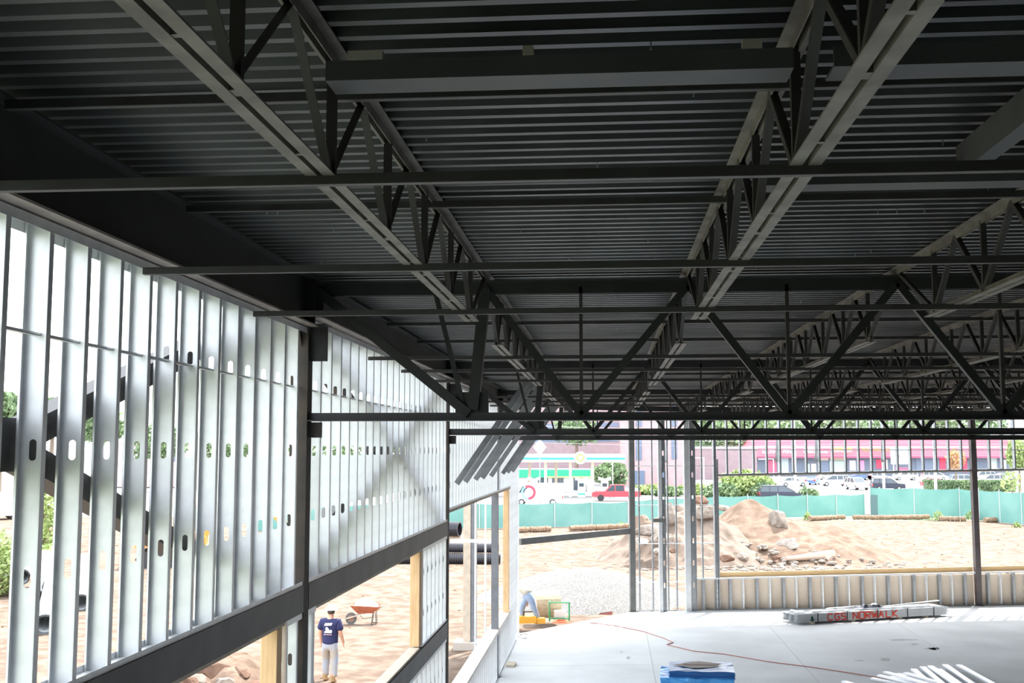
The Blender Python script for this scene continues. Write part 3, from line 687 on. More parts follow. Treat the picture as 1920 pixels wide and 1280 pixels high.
# scattered small stones, too many to count
def stones(name, n, fn, rmin, rmax, mt, label):
    m = MB()
    for _ in range(n):
        x, y, z = fn(); r = random.uniform(rmin, rmax); a = random.uniform(0, 6)
        c, s_ = math.cos(a), math.sin(a); sx, sy, sz = random.uniform(.8, 1.4), random.uniform(.6, 1), random.uniform(.45, .8)
        vs = []
        for q in ICO[0]:
            k = r*random.uniform(.75, 1.1); u, v = q[0]*sx*k, q[1]*sy*k; vs.append((x + u*c - v*s_, y + u*s_ + v*c, z + q[2]*sz*k))
        m.add(vs, ICO[1])
    o = m.build(name, mt, kind='stuff'); o['label'] = label; o['category'] = 'stones'
def f1():
    x = random.gauss(7.5, 3.6); y = random.uniform(55.5, 60.5); return x, y, gh(x, y) + max(0, (y - 58.5))*.55*max(0, 1 - abs(x - 7.6)/7)
stones('pile_rubble', 420, f1, .05, .24, ROCK, 'small pale stones strewn at the foot of the earth pile')
def f2():
    x = random.uniform(-30, 40); y = random.uniform(24, 92); return x, y, gh(x, y)
stones('scattered_stones', 900, f2, .03, .10, ROCKB, 'small stones scattered over the dirt yard')
def f3():
    x = random.gauss(-9.6, .9); y = random.gauss(26.8, 1); return x, y, GZ + .1 + .5*max(0, 1 - math.hypot(x + 9.6, y - 27.3)/2.6)
stones('heap_rubble', 160, f3, .06, .2, ROCKB, 'small reddish stones over the earth heap')
# log
p0 = at(1452, 1033, Z=.15); p1 = at(1538, 1025, Z=.35)
t = thing('log', 'pale bare log lying at the foot of the earth pile', 'log', (p0.x, p0.y - 4, 0)); d = Vector((p1.x - p0.x, 1.0, .1))
MB().tube((0, 0, .12), d + Vector((0, 0, .15)), .10, .26, n=10).build('trunk', mat('pale_log', (.52, .40, .33), .9), t)
MB().tube(d + Vector((-.6, -.1, .15)), d + Vector((-.25, -.5, -.05)), .14, .16, n=8).build('branch_stub', mat('pale_log', (.5, .4, .3)), t)

# straw wattles along the fence
STRAW = mat('straw', (.30, .21, .14), .95, 0, col2=(.20, .13, .085), scale=5, bump=1, bscale=14)
for k, (x0, y0, x1, y1, lb) in enumerate([(968, 993, 1034, 991, 'behind the van'), (1070, 990, 1178, 986, 'beside the entrance post'), (1512, 972, 1575, 969, 'just beyond the earth pile'),
        (1592, 970, 1668, 970, 'at the corner of the green fence'), (1668, 970, 1732, 969, 'beside the weeds'), (1834, 975, 1865, 974, 'beyond the dark window post'), (1750, 972, 1800, 973, 'between the two clumps of weeds')]):
    a = at(x0, y0, Z=-.1); b = at(x1, y1, Z=-.1); m = MB(); N_ = 14; q = None
    for i in range(N_ + 1):
        c = a.lerp(b, i/N_); c.y -= 1.6; c.z = GZ + .2 + random.uniform(-.02, .03)
        if q is not None: m.tube(q, c, .2 + random.uniform(-.02, .03), .2 + random.uniform(-.02, .03), n=9)
        q = c
    m.build('straw_wattle', STRAW, label='straw wattle along the green fence, %s' % lb, category='straw wattle', group='straw wattles at the fence foot')

# green screened fence
FEN = mat('green_screen_fabric', (.19, .385, .35), .85, 0, col2=(.145, .33, .30), scale=.5)
POST = flat('fence_post_metal', .55, .57, .58, r=.5)
def fence(pts, h, label, sag=.1, darkw=None):
    t = thing('screen_fence', label, 'fence', (pts[0].x, pts[0].y, GZ))
    o0 = Vector((pts[0].x, pts[0].y, 0)); m = MB(); vs = []; prev = None; posts = []
    for a, b in zip(pts, pts[1:]):
        n = max(1, round((b - a).length/3)); 
        for i in range(n + 1):
            if i == 0 and prev is not None: continue
            posts.append(a.lerp(b, i/n)); prev = 1
    rr = []
    for i in range(len(posts) - 1):
        for k in range(4): 
            c = posts[i].lerp(posts[i+1], k/4); rr.append((c, h - sag*(0, .7, 1, .7)[k]))
    rr.append((posts[-1], h))
    for c, hh in rr:
        w = .05*math.sin(c.x*2.3)
        vs += [(c.x - o0.x, c.y - o0.y + w, .02), (c.x - o0.x, c.y - o0.y + w, hh*.5), (c.x - o0.x, c.y - o0.y + w*.3, hh)]
    m.add(vs, [(3*i, 3*i+3, 3*i+4, 3*i+1) for i in range(len(rr)-1)] + [(3*i+1, 3*i+4, 3*i+5, 3*i+2) for i in range(len(rr)-1)])
    m.build('screen_fabric', FEN, t)
    pm = MB().tube((0, -.06, 0), (0, -.06, h + .15), .035, n=6).mesh('post', POST)
    for c in posts: put('post', pm, t, (c.x - o0.x, c.y - o0.y, 0))
    return t
V = lambda p: Vector((p.x, p.y, 0))
fa = [at(700, 1000, Z=GZ), at(969, 990, Z=GZ), at(1178, 985, Z=GZ), at(1345, 973, Z=GZ)]
fence([Vector((-26, 80, 0))] + [V(p) for p in fa[1:3]], 1.85, 'green screened fence in front of the petrol station')
fence([V(fa[2]) + Vector((.05, 0, 0)), V(fa[3]), V(at(1622, 967, Z=GZ))], 1.95, 'green screened fence behind the earth pile, up to its corner')
t = fence([V(at(1622, 967, Z=GZ)) + Vector((.3, -.8, 0)), V(at(1800, 972, Z=GZ)), V(at(1960, 988, Z=GZ))], 2.55, 'green screened fence running past the dark window post, with a white notice')
m = MB(); q = V(at(1693, 968, Z=GZ)) - Vector(t.location); 
m.tube((q.x, q.y - .1, 1.1), (q.x - 2.3, q.y - .5, .05), .025, n=6).tube((q.x, q.y - .1, 1.1), (q.x + 2.0, q.y - .5, .05), .025, n=6); m.build('brace_rod', POST, t, label='pale bracing rods')
MB().box(q.x - .02, q.x + .28, q.y - .14, q.y - .12, 2.0, 2.3).build('notice', WHITE, t, label='small white notice')
MB().box(0, .9, -.25, -.2, .1, 1.9).build('dark_flap', flat('dark_slate_fabric', .10, .17, .18), t, label='dark flap at the fence corner')

# corrugated drain pipes
def corr(p0, p1, r, label, wall=None):
    t = thing('drain_pipe', label, 'drain pipe', (p0.x, p0.y, p0.z - r), group='black corrugated drain pipes'); L = (p1 - p0).length; n = int(L/.11); pr = []
    for k in range(n): pr += [(r, k*.11), (r, k*.11 + .06), (r*.92, k*.11 + .07), (r*.92, k*.11 + .105)]
    pr = [(r*.82, 0)] + pr + [(r*.82, pr[-1][1])]
    m = MB().lathe(pr, 18); d = (p1 - p0).normalized(); q = Vector((0, 0, 1)).rotation_difference(d); m.v = [tuple(q @ Vector(v) + Vector((0, 0, r))) for v in m.v]
    m.build('pipe_wall', BLACKP, t); return t
Yp = 58.
a = at(820, 1043, Y=Yp); b = at(947, 1043, Y=Yp)
corr(Vector((a.x - 4, Yp, GZ + .28)), Vector((b.x - .2, Yp, GZ + .28)), .28, 'black corrugated drain pipe on the ground beyond the side window')
corr(Vector((a.x - 4, Yp + .3, GZ + .80)), Vector((b.x - .3, Yp + .3, GZ + .80)), .26, 'black corrugated drain pipe lying on top of the other, past the side window')
p = at(862, 990, Y=64); corr(Vector((p.x, 64, GZ + 1.35)), Vector((p.x - 6, 65.4, GZ + 1.35)), .42, 'black corrugated drain pipe with its open end raised by the second column')
MB().box(-6.5, 0, -.5, .5, 0, .93).build('timber_crib', WOODP, loc=(p.x + .1, 64.7, GZ), label='pale timber crib under the raised drain pipe', category='timber crib')

# grey plastic pipes stacked outside the braced stud wall
PVC = mat('grey_pvc', (.55, .58, .60), .35)
for k, (px, py, dz) in enumerate([(84, 1170, .0), (152, 1130, .0), (66, 1120, .0), (95, 1125, .5), (40, 1105, .5)]):
    p = at(px, py, Z=.1); t = thing('pvc_pipe', 'grey plastic pipe on the ground outside the braced stud wall, %s' % ['open end lowest', 'lying apart by the earth', 'ending beside the planks', 'upper of the slanting pair', 'highest, by the yellow barrier'][k], 'pipe', (p.x, p.y, GZ + .3 + dz), group='grey plastic pipes')
    d = Vector((-3.0, 6.5, .9)); n = 16
    m = MB().tube((0, 0, 0), d, .3, n=n, cap=False).tube((0, 0, 0), d, .26, n=n, cap=False)
    m.build('pipe_wall', PVC, t); MB().tube((0, .0, 0), d*.045, .33, n=n, cap=False).build('bell_end', PVC, t)
p = at(-5, 1085, Z=0)
t = thing('barrier', 'yellow and grey barrier board outside the braced stud wall', 'barrier', (p.x - 1, p.y, GZ), .1)
MB().box(-1.5, 1.6, 0, .12, 1.1, 1.6).build('yellow_board', flat('traffic_yellow', .9, .62, .05), t); MB().box(-1.5, 1.6, .0, .12, 0, 1.05).build('grey_panel', GREY, t)

# excavator seen in slivers between the studs
p = at(250, 1085, Z=0)
t = thing('excavator', 'orange tracked excavator beyond the braced stud wall', 'excavator', (p.x - 1.0, p.y + 8, GZ), .3)
OX = mat('excavator_orange', (.80, .33, .06), .5, 0, col2=(.7, .28, .05)); DKG = flat('dark_rubber', .04, .04, .045)
for s in (-1, 1):
    m = MB().prism([(-1.9, .15), (-1.6, 0), (1.6, 0), (1.9, .15), (2.05, .45), (1.8, .8), (-1.8, .8), (-2.05, .45)], s*1.2 - .28, s*1.2 + .28); m.build('track', DKG, t)
MB().box(-1.5, 1.4, -.9, .9, .75, 1.0).build('turntable', GREY, t)
MB().prism([(-2.1, 1.0), (1.3, 1.0), (1.3, 1.5), (.2, 1.9), (-2.1, 1.9)], -1.3, 1.3).build('engine_body', OX, t)
MB().prism([(.1, 1.5), (1.5, 1.5), (1.6, 2.2), (1.2, 3.0), (.1, 3.0)], .3, 1.3).build('cab', glass_mat('cab_glass', (.15, .25, .25)), t); MB().box(.05, 1.25, .25, 1.35, 3.0, 3.08).build('cab_roof', OX, t)
MB().bar((1.1, -.3, 1.6), (3.4, -.3, 4.0), .4, .5, side=(0, 1, 0)).build('boom', OX, t); MB().bar((3.3, -.3, 4.1), (5.2, -.3, 2.0), .3, .38, side=(0, 1, 0)).build('dipper_arm', OX, t)
MB().prism([(4.9, 2.2), (5.5, 2.1), (5.7, 1.3), (5.2, .9), (4.7, 1.2)], -.8, .2).build('bucket', DKG, t)

# ------------------------------------------------------------------ people
def skin(name, nodes, edges, mt, parent, sub=2, **props):
    """one continuous surface grown round a skeleton; nodes: (x, y, z, rx, ry)"""
    me = D.meshes.new(name); me.from_pydata([n[:3] for n in nodes], edges, []); me.update(); me.materials.append(mt)
    bm = bmesh.new(); bm.from_mesh(me); ly = bm.verts.layers.skin.verify(); bm.verts.ensure_lookup_table()
    for v, n in zip(bm.verts, nodes):
        v[ly].radius = (n[3], n[4] if len(n) > 4 else n[3]); v[ly].use_root = (v.index == 0)
    bm.to_mesh(me); bm.free()
    o = put(name, me, parent, **props)
    s = o.modifiers.new('skin', 'SKIN'); s.use_smooth_shade = True
    q = o.modifiers.new('sub', 'SUBSURF'); q.levels = sub; q.render_levels = sub
    return o
SKIN = mat('tanned_skin', (.62, .34, .24), .55); HAIR = flat('dark_hair', .07, .05, .04)
JEAN = mat('faded_jeans', (.30, .38, .52), .85, 0, col2=(.24, .32, .46), scale=9)
JEAN2 = mat('dusty_seated_jeans', (.34, .42, .56), .85, 0, col2=(.42, .36, .30), scale=2.2, detail=1)
NAVY = mat('navy_tshirt', (.025, .03, .10), .85); BOOT = flat('tan_leather_boot', .45, .30, .16)
def hand(parent_nodes, edges, w, d, side, idx):
    """five fingers on the wrist node idx; d = direction of the hand, side = direction of the thumb"""
    d = Vector(d).normalized(); side = Vector(side).normalized(); w = Vector(w)
    b = len(parent_nodes); c = w + d*.05; parent_nodes.append((*c, .028, .02)); edges.append((idx, b))
    k = w + d*.085; parent_nodes.append((*k, .03, .018)); edges.append((b, b+1))
    up = d.cross(side).normalized()
    for i, (o, ln) in enumerate(((-.03, .06), (-.01, .075), (.01, .08), (.03, .07))):
        n = len(parent_nodes); p = k + side*o + d*.02; parent_nodes.append((*p, .0095, .0095)); edges.append((b+1, n))
        p2 = p + d*ln*.55 + up*.01; parent_nodes.append((*p2, .009, .009)); edges.append((n, n+1))
        p3 = p2 + d*ln*.35 + up*.025; parent_nodes.append((*p3, .008, .008)); edges.append((n+1, n+2))
    n = len(parent_nodes); p = c + side*.035; parent_nodes.append((*p, .011, .011)); edges.append((b, n))
    p2 = p + side*.018 + d*.035; parent_nodes.append((*p2, .0095, .0095)); edges.append((n, n+1))
def ell(name, c, r, mt, parent, n=24, zc=-2, **props):
    bm = bmesh.new(); bmesh.ops.create_uvsphere(bm, u_segments=n, v_segments=n//2, radius=1)
    if zc > -1: bmesh.ops.delete(bm, geom=[v for v in bm.verts if v.co.z < zc], context='VERTS')
    for v in bm.verts: v.co = Vector((v.co.x*r[0] + c[0], v.co.y*r[1] + c[1], v.co.z*r[2] + c[2]))
    me = D.meshes.new(name); bm.to_mesh(me); bm.free(); me.materials.append(mt)
    for p in me.polygons: p.use_smooth = True
    return put(name, me, parent, **props)

# person 1: walking away, seen from behind (facing +y)
p = at(618, 1277, Z=GZ)
t = thing('person', 'person in white hard hat, navy shirt and jeans walking away across the dirt', 'person', (p.x, p.y, gh(p.x, p.y)), -.15)
S = 1.04
n = [(0, 0, .98, .135, .10), (0, 0, 1.12, .13, .095), (0, .01, 1.28, .15, .10), (0, .01, 1.42, .14, .09), (0, .015, 1.50, .06, .06), (0, .03, 1.57, .058, .06), (0, .04, 1.65, .082, .095), (0, .045, 1.73, .075, .088),
     (-.19, .0, 1.43, .062, .062), (-.255, -.01, 1.17, .058, .058), (-.26, .06, .93, .038, .038),
     (.19, .0, 1.43, .062, .062), (.27, -.02, 1.17, .058, .058), (.31, .06, .95, .038, .038),
     (-.10, .0, .90, .095, .095), (-.12, .09, .50, .065, .065), (-.12, .02, .12, .045, .045), (-.12, .16, .05, .04, .03),
     (.10, .0, .90, .095, .095), (.13, -.04, .50, .065, .065), (.15, -.18, .14, .045, .045), (.155, -.06, .05, .04, .03),
     (0, .135, 1.645, .018, .018), (-.085, .03, 1.65, .016, .022), (.085, .03, 1.65, .016, .022)]
ed = [(0, 1), (1, 2), (2, 3), (3, 4), (4, 5), (5, 6), (6, 7), (3, 8), (8, 9), (9, 10), (3, 11), (11, 12), (12, 13), (0, 14), (14, 15), (15, 16), (16, 17), (0, 18), (18, 19), (19, 20), (20, 21), (6, 22), (6, 23), (6, 24)]
hand(n, ed, (-.26, .06, .93), (0, .12, -1), (.3, 1, 0), 10); hand(n, ed, (.31, .06, .95), (.05, .12, -1), (-.3, 1, 0), 13)
skin('body', n, ed, SKIN, t)
nn = [(0, 0, .86, .215, .165), (0, 0, .95, .215, .16), (0, 0, 1.06, .215, .155), (0, .01, 1.26, .225, .15), (0, .01, 1.40, .20, .13), (0, .015, 1.485, .10, .09), (-.2, 0, 1.42, .105, .10), (-.265, -.01, 1.20, .10, .095), (.2, 0, 1.42, .105, .10), (.275, -.015, 1.20, .10, .095)]
ee = [(0, 1), (1, 2), (2, 3), (3, 4), (4, 5), (4, 6), (6, 7), (4, 8), (8, 9)]
sh = skin('tshirt', nn, ee, NAVY, t)
nn = [(0, 0, 1.10, .17, .12), (0, 0, .96, .195, .145), (-.10, 0, .82, .135, .13), (-.125, .07, .50, .105, .10), (-.12, .02, .08, .082, .085), (.10, 0, .82, .135, .13), (.14, -.04, .50, .105, .10), (.16, -.14, .10, .082, .085)]
skin('jeans', nn, [(0, 1), (1, 2), (2, 3), (3, 4), (1, 5), (5, 6), (6, 7)], JEAN2, t)
ell('hair', (0, .03, 1.66), (.092, .10, .085), HAIR, t, zc=-.75)
ell('hard_hat', (0, .04, 1.70), (.125, .15, .13), WHITE, t, zc=-.05, label='white hard hat')
MB().lathe([(.11, 0), (.155, -.008), (.157, .0), (.11, .012)], 24, (0, .06, 1.70)).build('hat_brim', WHITE, t)
for (x, y) in ((-.12, .06), (.155, -.13)):
    ell('boot', (x, y + .02, .055), (.055, .14, .06), BOOT, t); MB().tube((x, y - .05, .04), (x, y - .06, .18), .058, .062).build('boot', BOOT, t)
# white print on the back
PR = flat('white_print', .9, .9, .92)
m = MB(); m.add([(-.10, -.158, 1.34), (.09, -.158, 1.35), (.11, -.150, 1.41), (-.08, -.150, 1.40)], [(0, 1, 2, 3)])
pts = [(-.09, 1.17), (.10, 1.17), (.11, 1.23), (.07, 1.25), (.04, 1.23), (.02, 1.27), (-.02, 1.31), (-.05, 1.31), (-.06, 1.26), (-.05, 1.22), (-.09, 1.20)]
m.add([(x, -.166, z) for x, z in pts], [tuple(range(len(pts)))])
o = m.build('shirt_print', PR, t, label='white print of lettering and a truck shape'); w = o.modifiers.new('s', 'SOLIDIFY'); w.thickness = .012
MB().box(-.10, -.04, -.172, -.158, 1.125, 1.14).box(-.03, .04, -.172, -.158, 1.125, 1.14).box(.05, .10, -.172, -.158, 1.125, 1.14).build('shirt_print', flat('pink_print', .85, .5, .5), t, label='small pink line of lettering')
t.scale = (S, S, S)

# person 2: bending over at the entrance, half hidden by the corner studs
p = at(991, 1171, Z=0)
t = thing('person', 'person in white shirt and jeans bending forward at the open entrance', 'person', (p.x, p.y + .2, 0.0), .15)
n = [(0, 0, .93, .13, .11), (-.10, .10, 1.06, .125, .10), (-.28, .22, 1.16, .14, .10), (-.42, .32, 1.17, .12, .09), (-.50, .38, 1.12, .055, .055), (-.56, .42, 1.07, .07, .08), (-.63, .47, 1.0, .07, .08),
     (-.33, .50, 1.12, .055, .055), (-.36, .56, .84, .042, .042), (-.5, .55, .62, .03, .03),
     (-.26, .16, 1.12, .055, .055), (.02, .10, .92, .042, .042), (-.02, .12, .70, .03, .03),
     (-.05, .12, .88, .095, .095), (-.22, .16, .50, .065, .065), (-.18, .20, .12, .045, .045), (-.33, .22, .05, .04, .03),
     (.05, -.04, .87, .095, .095), (.16, -.06, .50, .065, .065), (.32, -.02, .13, .045, .045), (.20, -.02, .05, .04, .03), (-.72, .50, .99, .016, .016)]
ed = [(0, 1), (1, 2), (2, 3), (3, 4), (4, 5), (5, 6), (3, 7), (7, 8), (8, 9), (3, 10), (10, 11), (11, 12), (0, 13), (13, 14), (14, 15), (15, 16), (0, 17), (17, 18), (18, 19), (19, 20), (6, 21)]
hand(n, ed, (-.5, .55, .62), (-.3, 0, -1), (-1, .2, .3), 9); hand(n, ed, (-.02, .12, .70), (-.15, 0, -1), (-1, .2, .2), 12)
skin('body', n, ed, SKIN, t)
nn = [(.03, -.03, .93, .19, .16), (-.09, .09, 1.07, .19, .15), (-.28, .22, 1.16, .165, .12), (-.42, .32, 1.17, .13, .1), (-.33, .50, 1.10, .08, .08), (-.35, .54, .98, .07, .07), (-.24, .14, 1.12, .08, .08), (-.08, .11, 1.0, .07, .07)]
skin('tshirt', nn, [(0, 1), (1, 2), (2, 3), (3, 4), (4, 5), (3, 6), (6, 7)], flat('white_cotton', .50, .47, .40, r=.9), t)
nn = [(-.10, .10, 1.08, .15, .12), (0, .01, .95, .175, .15), (-.05, .12, .82, .13, .12), (-.22, .16, .50, .10, .10), (-.18, .20, .10, .08, .08), (.06, -.06, .82, .13, .12), (.16, -.06, .50, .10, .10), (.31, -.02, .12, .08, .08)]
skin('jeans', nn, [(0, 1), (1, 2), (2, 3), (3, 4), (1, 5), (5, 6), (6, 7)], JEAN, t)
ell('hair', (-.62, .46, 1.04), (.09, .09, .08), HAIR, t)
for (x, y) in ((-.24, .21), (.26, -.02)): ell('boot', (x, y, .055), (.14, .055, .06), BOOT, t)

# wheelbarrow
p = at(683, 1168, Z=GZ)
t = thing('wheelbarrow', 'rusty red wheelbarrow with long handles standing on the dirt', 'wheelbarrow', (p.x, p.y, gh(p.x, p.y)), .12)
RB = mat('rusty_red_tray', (.50, .14, .07), .7, 0, col2=(.36, .11, .06), scale=5)
bot = [(-.25, -.22, .45), (.35, -.22, .45), (.35, .22, .45), (-.25, .22, .45)]; top = [(-.52, -.36, .74), (.62, -.36, .68), (.62, .36, .68), (-.52, .36, .74)]
m = MB().add(bot + top, [(0, 1, 2, 3), (0, 4, 5, 1), (1, 5, 6, 2), (2, 6, 7, 3), (3, 7, 4, 0)]); o = m.build('tray', RB, t); w = o.modifiers.new('s', 'SOLIDIFY'); w.thickness = .02
m = MB()
vs = []
for i in range(9):
    for j in range(7):
        u = -1 + 2*i/8; v = -1 + 2*j/6; vs.append((.05 + u*.5, v*.32, .66 + .30*(1 - u*u)*(1 - v*v) + random.uniform(-.01, .02)))
m.add(vs, [(i*7+j, i*7+j+1, (i+1)*7+j+1, (i+1)*7+j) for i in range(8) for j in range(6)]); m.build('sand_load', mat('white_sand', (.85, .82, .78), .95), t, label='heaped white sand')
m = MB().tube((-.52, -.045, .22), (-.52, .045, .22), .22, n=24); m.build('wheel', flat('grey_rubber_tyre', .14, .14, .14), t); MB().tube((-.52, -.05, .22), (-.52, .05, .22), .12, n=20).build('wheel_hub', flat('rusty_hub', .35, .2, .14), t)
for s in (-1, 1):
    MB().bar((-.72, s*.1, .22), (1.02, s*.32, .70), .035, .045, side=(0, 1, 0)).build('handle', WOODP, t)
    MB().path([(.35, s*.23, .44), (.30, s*.25, .02), (.48, s*.25, .02), (.45, s*.24, .47)], .014).build('leg', STEEL, t)
MB().path([(-.2, -.2, .42), (-.05, 0, .2), (.3, .0, .25)], .01).build('brace', STEEL, t); t.scale = (.86, .86, .9)

# ------------------------------------------------------------------ vehicles
TYRE = flat('tyre_rubber', .03, .03, .03); RIM = flat('wheel_rim', .5, .5, .5, r=.3); CG = glass_mat('car_glass'); RL = flat('red_tail_light', .7, .02, .02, r=.2); HL = flat('clear_head_light', .8, .8, .8, r=.2)
SH = dict(
 sedan=(4.6, 1.75, [(-2.3, .35), (-2.3, .85), (-1.9, .95), (1.0, .95), (2.2, .78), (2.3, .4), (2.2, .28), (-2.2, .28)], [(-1.75, .94), (-1.05, 1.38), (.25, 1.40), (1.05, .94)], 1.40),
 suv=(4.7, 1.85, [(-2.35, .4), (-2.35, 1.05), (-2.2, 1.12), (1.1, 1.10), (2.25, 1.0), (2.35, .5), (2.25, .35), (-2.25, .35)], [(-2.25, 1.1), (-2.05, 1.72), (.35, 1.74), (1.2, 1.1)], 1.74),
 minivan=(4.9, 1.9, [(-2.45, .35), (-2.45, 1.0), (-2.35, 1.08), (1.4, 1.05), (2.3, .85), (2.45, .45), (2.3, .3), (-2.3, .3)], [(-2.38, 1.06), (-2.05, 1.72), (.45, 1.72), (1.65, 1.03)], 1.72),
 van=(5.4, 2.0, [(-2.7, .4), (-2.7, 2.3), (1.1, 2.3), (1.5, 2.2), (2.1, 1.3), (2.7, 1.1), (2.75, .5), (2.6, .35), (-2.6, .35)], None, 2.3))
def car(kind, paint, name, label, cat, px, py, Y, head, group=None, base=None, prt=None):
    p = at(px, py, Y=Y); L, W, body, cab, H = SH[kind if kind != 'pickup' else 'sedan']
    t = thing(name, label, cat, (p.x, Y, -.16 if Y > 106 else GZ), head, group)
    MB().prism(body, -W/2, W/2).build('body', paint, t)
    if cab:
        m = MB(); ci = .16; n = len(cab)
        vs = [(x, -W/2 + .04 + (ci if z > 1.2 else 0), z) for x, z in cab] + [(x, W/2 - .04 - (ci if z > 1.2 else 0), z) for x, z in cab]
        m.add(vs, [tuple(range(n)), tuple(range(n, 2*n))[::-1]] + [(k, n+k, n+(k+1) % n, (k+1) % n) for k in range(n)]); m.build('windows', CG, t)
        a, b = cab[1], cab[2]
        MB().box(a[0] - .02, b[0] + .02, -W/2 + .17, W/2 - .17, H - .02, H + .05).build('roof', paint, t)
        for s in (-1, 1):
            y0 = s*(W/2 - .04); y1 = s*(W/2 - .2)
            for (xa, xb) in ((cab[0][0], cab[1][0]), (cab[3][0], cab[2][0])): MB().bar((xa, y0, cab[0][1]), (xb, y1, H), .07, .05, side=(1, 0, 0)).build('pillar', paint, t)
            xm = (cab[1][0] + cab[2][0])/2
            for q in ((xm,) if kind == 'sedan' else (xm - .45, xm + .5)): MB().bar((q, y0, cab[0][1]), (q, y1, H), .09, .05, side=(1, 0, 0)).build('pillar', paint, t)
    else:
        for s in (-1, 1): MB().prism([(1.0, 1.3), (1.95, 1.32), (1.5, 2.0), (1.0, 2.0)], s*(W/2 + .005) - .01, s*(W/2 + .005) + .01).build('side_window', CG, t)
        MB().bar((2.12, 0, 1.38), (1.56, 0, 2.15), 1.6, .03, side=(0, 1, 0)).build('windscreen', CG, t)
    wm = MB().tube((0, -.12, 0), (0, .12, 0), .33, n=18).mesh('wheel', TYRE); rm = MB().tube((0, -.13, 0), (0, .13, 0), .2, n=12).mesh('wheel_rim', RIM)
    for x in (-L*.3, L*.3):
        for s in (-1, 1):
            w = put('wheel', wm, t, (x, s*(W/2 - .1), .33)); put('wheel_rim', rm, w)
    for s in (-1, 1):
        MB().box(-L/2 - .02, -L/2 + .1, min(s*(W/2 - .3), s*(W/2 + .01)), max(s*(W/2 - .3), s*(W/2 + .01)), .72, .95).build('tail_light', RL, t)
        MB().box(L/2 - .14, L/2 - .02, min(s*(W/2 - .4), s*(W/2 - .1)), max(s*(W/2 - .4), s*(W/2 - .1)), .6, .75).build('head_light', HL, t)
    return t
def paint(n, *c): return mat('paint_' + n, c, .3, .1)
WH = paint('white', .82, .82, .82); SI = paint('silver', .6, .62, .66); BK = paint('black', .04, .045, .07); RD = paint('red', .55, .06, .08); BL = paint('blue', .12, .2, .38); CH = paint('champagne', .62, .58, .5)
car('minivan', BK, 'minivan', 'black minivan parked behind the green fence above the earth pile', 'car', 1462, 925, 133, 0)
car('sedan', SI, 'car', 'silver sedan beside the round green bush', 'car', 1488, 905, 187, 0)
car('sedan', BL, 'car', 'dark blue car partly behind the silver sedan', 'car', 1524, 905, 196, 1.2)
car('minivan', SI, 'minivan', 'silver minivan in the middle of the parking lot', 'car', 1565, 903, 190, PI)
car('suv', WH, 'suv', 'white off-roader parked facing the green fence', 'car', 1606, 905, 172, -PI/2 + .25)
car('suv', BK, 'suv', 'black off-roader behind the corner of the green fence', 'car', 1664, 905, 168, 0)
car('sedan', WH, 'car', 'white and pink sedan just behind the fence before the hedge', 'car', 1719, 912, 128, PI)
car('sedan', RD, 'car', 'red sedan behind the trimmed hedge', 'car', 1755, 900, 183, 0)
car('minivan', SI, 'minivan', 'silver minivan behind the hedge near the dark window post', 'car', 1808, 896, 196, 0)
car('suv', SI, 'suv', 'silver off-roader beyond the dark window post over the hedge', 'car', 1857, 896, 196, PI)
car('sedan', WH, 'car', 'white sedan roof showing over the fence beyond the window post', 'car', 1880, 915, 122, PI)
for k, (px, kind, pt, lb) in enumerate([(1555, 'sedan', WH, 'white sedan by the lit shop front'), (1610, 'sedan', BL, 'dark blue sedan in front of the shop with the pink poster'), (1647, 'sedan', SI, 'grey sedan parked by the red door poster'), (1697, 'suv', WH, 'white off-roader under the shop directory sign'),
        (1752, 'minivan', WH, 'white minivan before the dark shop front'), (1842, 'suv', SI, 'silver off-roader before the last shop'), (1885, 'sedan', WH, 'white sedan under the green tree')]):
    car(kind, pt, 'car', lb, 'car', px, 890, 228, PI if k % 2 else 0)
# pickup
p = at(1155, 935, Y=131)
t = thing('pickup_truck', 'red pickup truck behind the green fence by the petrol station', 'truck', (p.x, 131, -.16), PI)
MB().prism([(-2.8, .5), (-2.8, 1.15), (1.2, 1.15), (2.5, 1.08), (2.75, .95), (2.8, .5)], -.95, .95).build('body', RD, t)
MB().prism([(-1.0, 1.14), (-.9, 1.8), (.5, 1.82), (1.25, 1.14)], -.85, .85).build('windows', CG, t); MB().box(-.95, .55, -.82, .82, 1.8, 1.87).build('roof', RD, t)
for s in (-1, 1):
    for a, b in (((-.98, 1.14), (-.92, 1.8)), ((.1, 1.14), (.1, 1.8)), ((1.2, 1.14), (.5, 1.8))): MB().bar((a[0], s*.86, a[1]), (b[0], s*.84, b[1]), .1, .04, side=(1, 0, 0)).build('pillar', RD, t)
MB().box(-2.7, -1.1, -.8, .8, 1.14, 1.45).build('bed_load', flat('pale_cover', .75, .8, .8), t, label='pale load cover')
for x in (-1.8, 1.75):
    for s in (-1, 1): MB().tube((x, s*.95 - .12, .38), (x, s*.95 + .12, .38), .38, n=18).build('wheel', TYRE, t)
t = car('van', WH, 'van', 'white van with a round red and blue emblem behind the fence', 'van', 1008, 935, 121, PI)
t.scale = (1.02, 1, 1.0)
def ring(r0, r1, a0, a1, mt, c, parent, nm, y=-1.03, **k):
    m = MB(); n = 20; vs = []
    for i in range(n+1):
        a = a0 + (a1 - a0)*i/n
        for r in (r0, r1): vs.append((c[0] + r*math.cos(a), y, c[1] + r*math.sin(a)))
    m.add(vs, [(2*i, 2*i+1, 2*i+3, 2*i+2) for i in range(n)]); o = m.build(nm, mt, parent, **k); w = o.modifiers.new('s', 'SOLIDIFY'); w.thickness = .01; return o
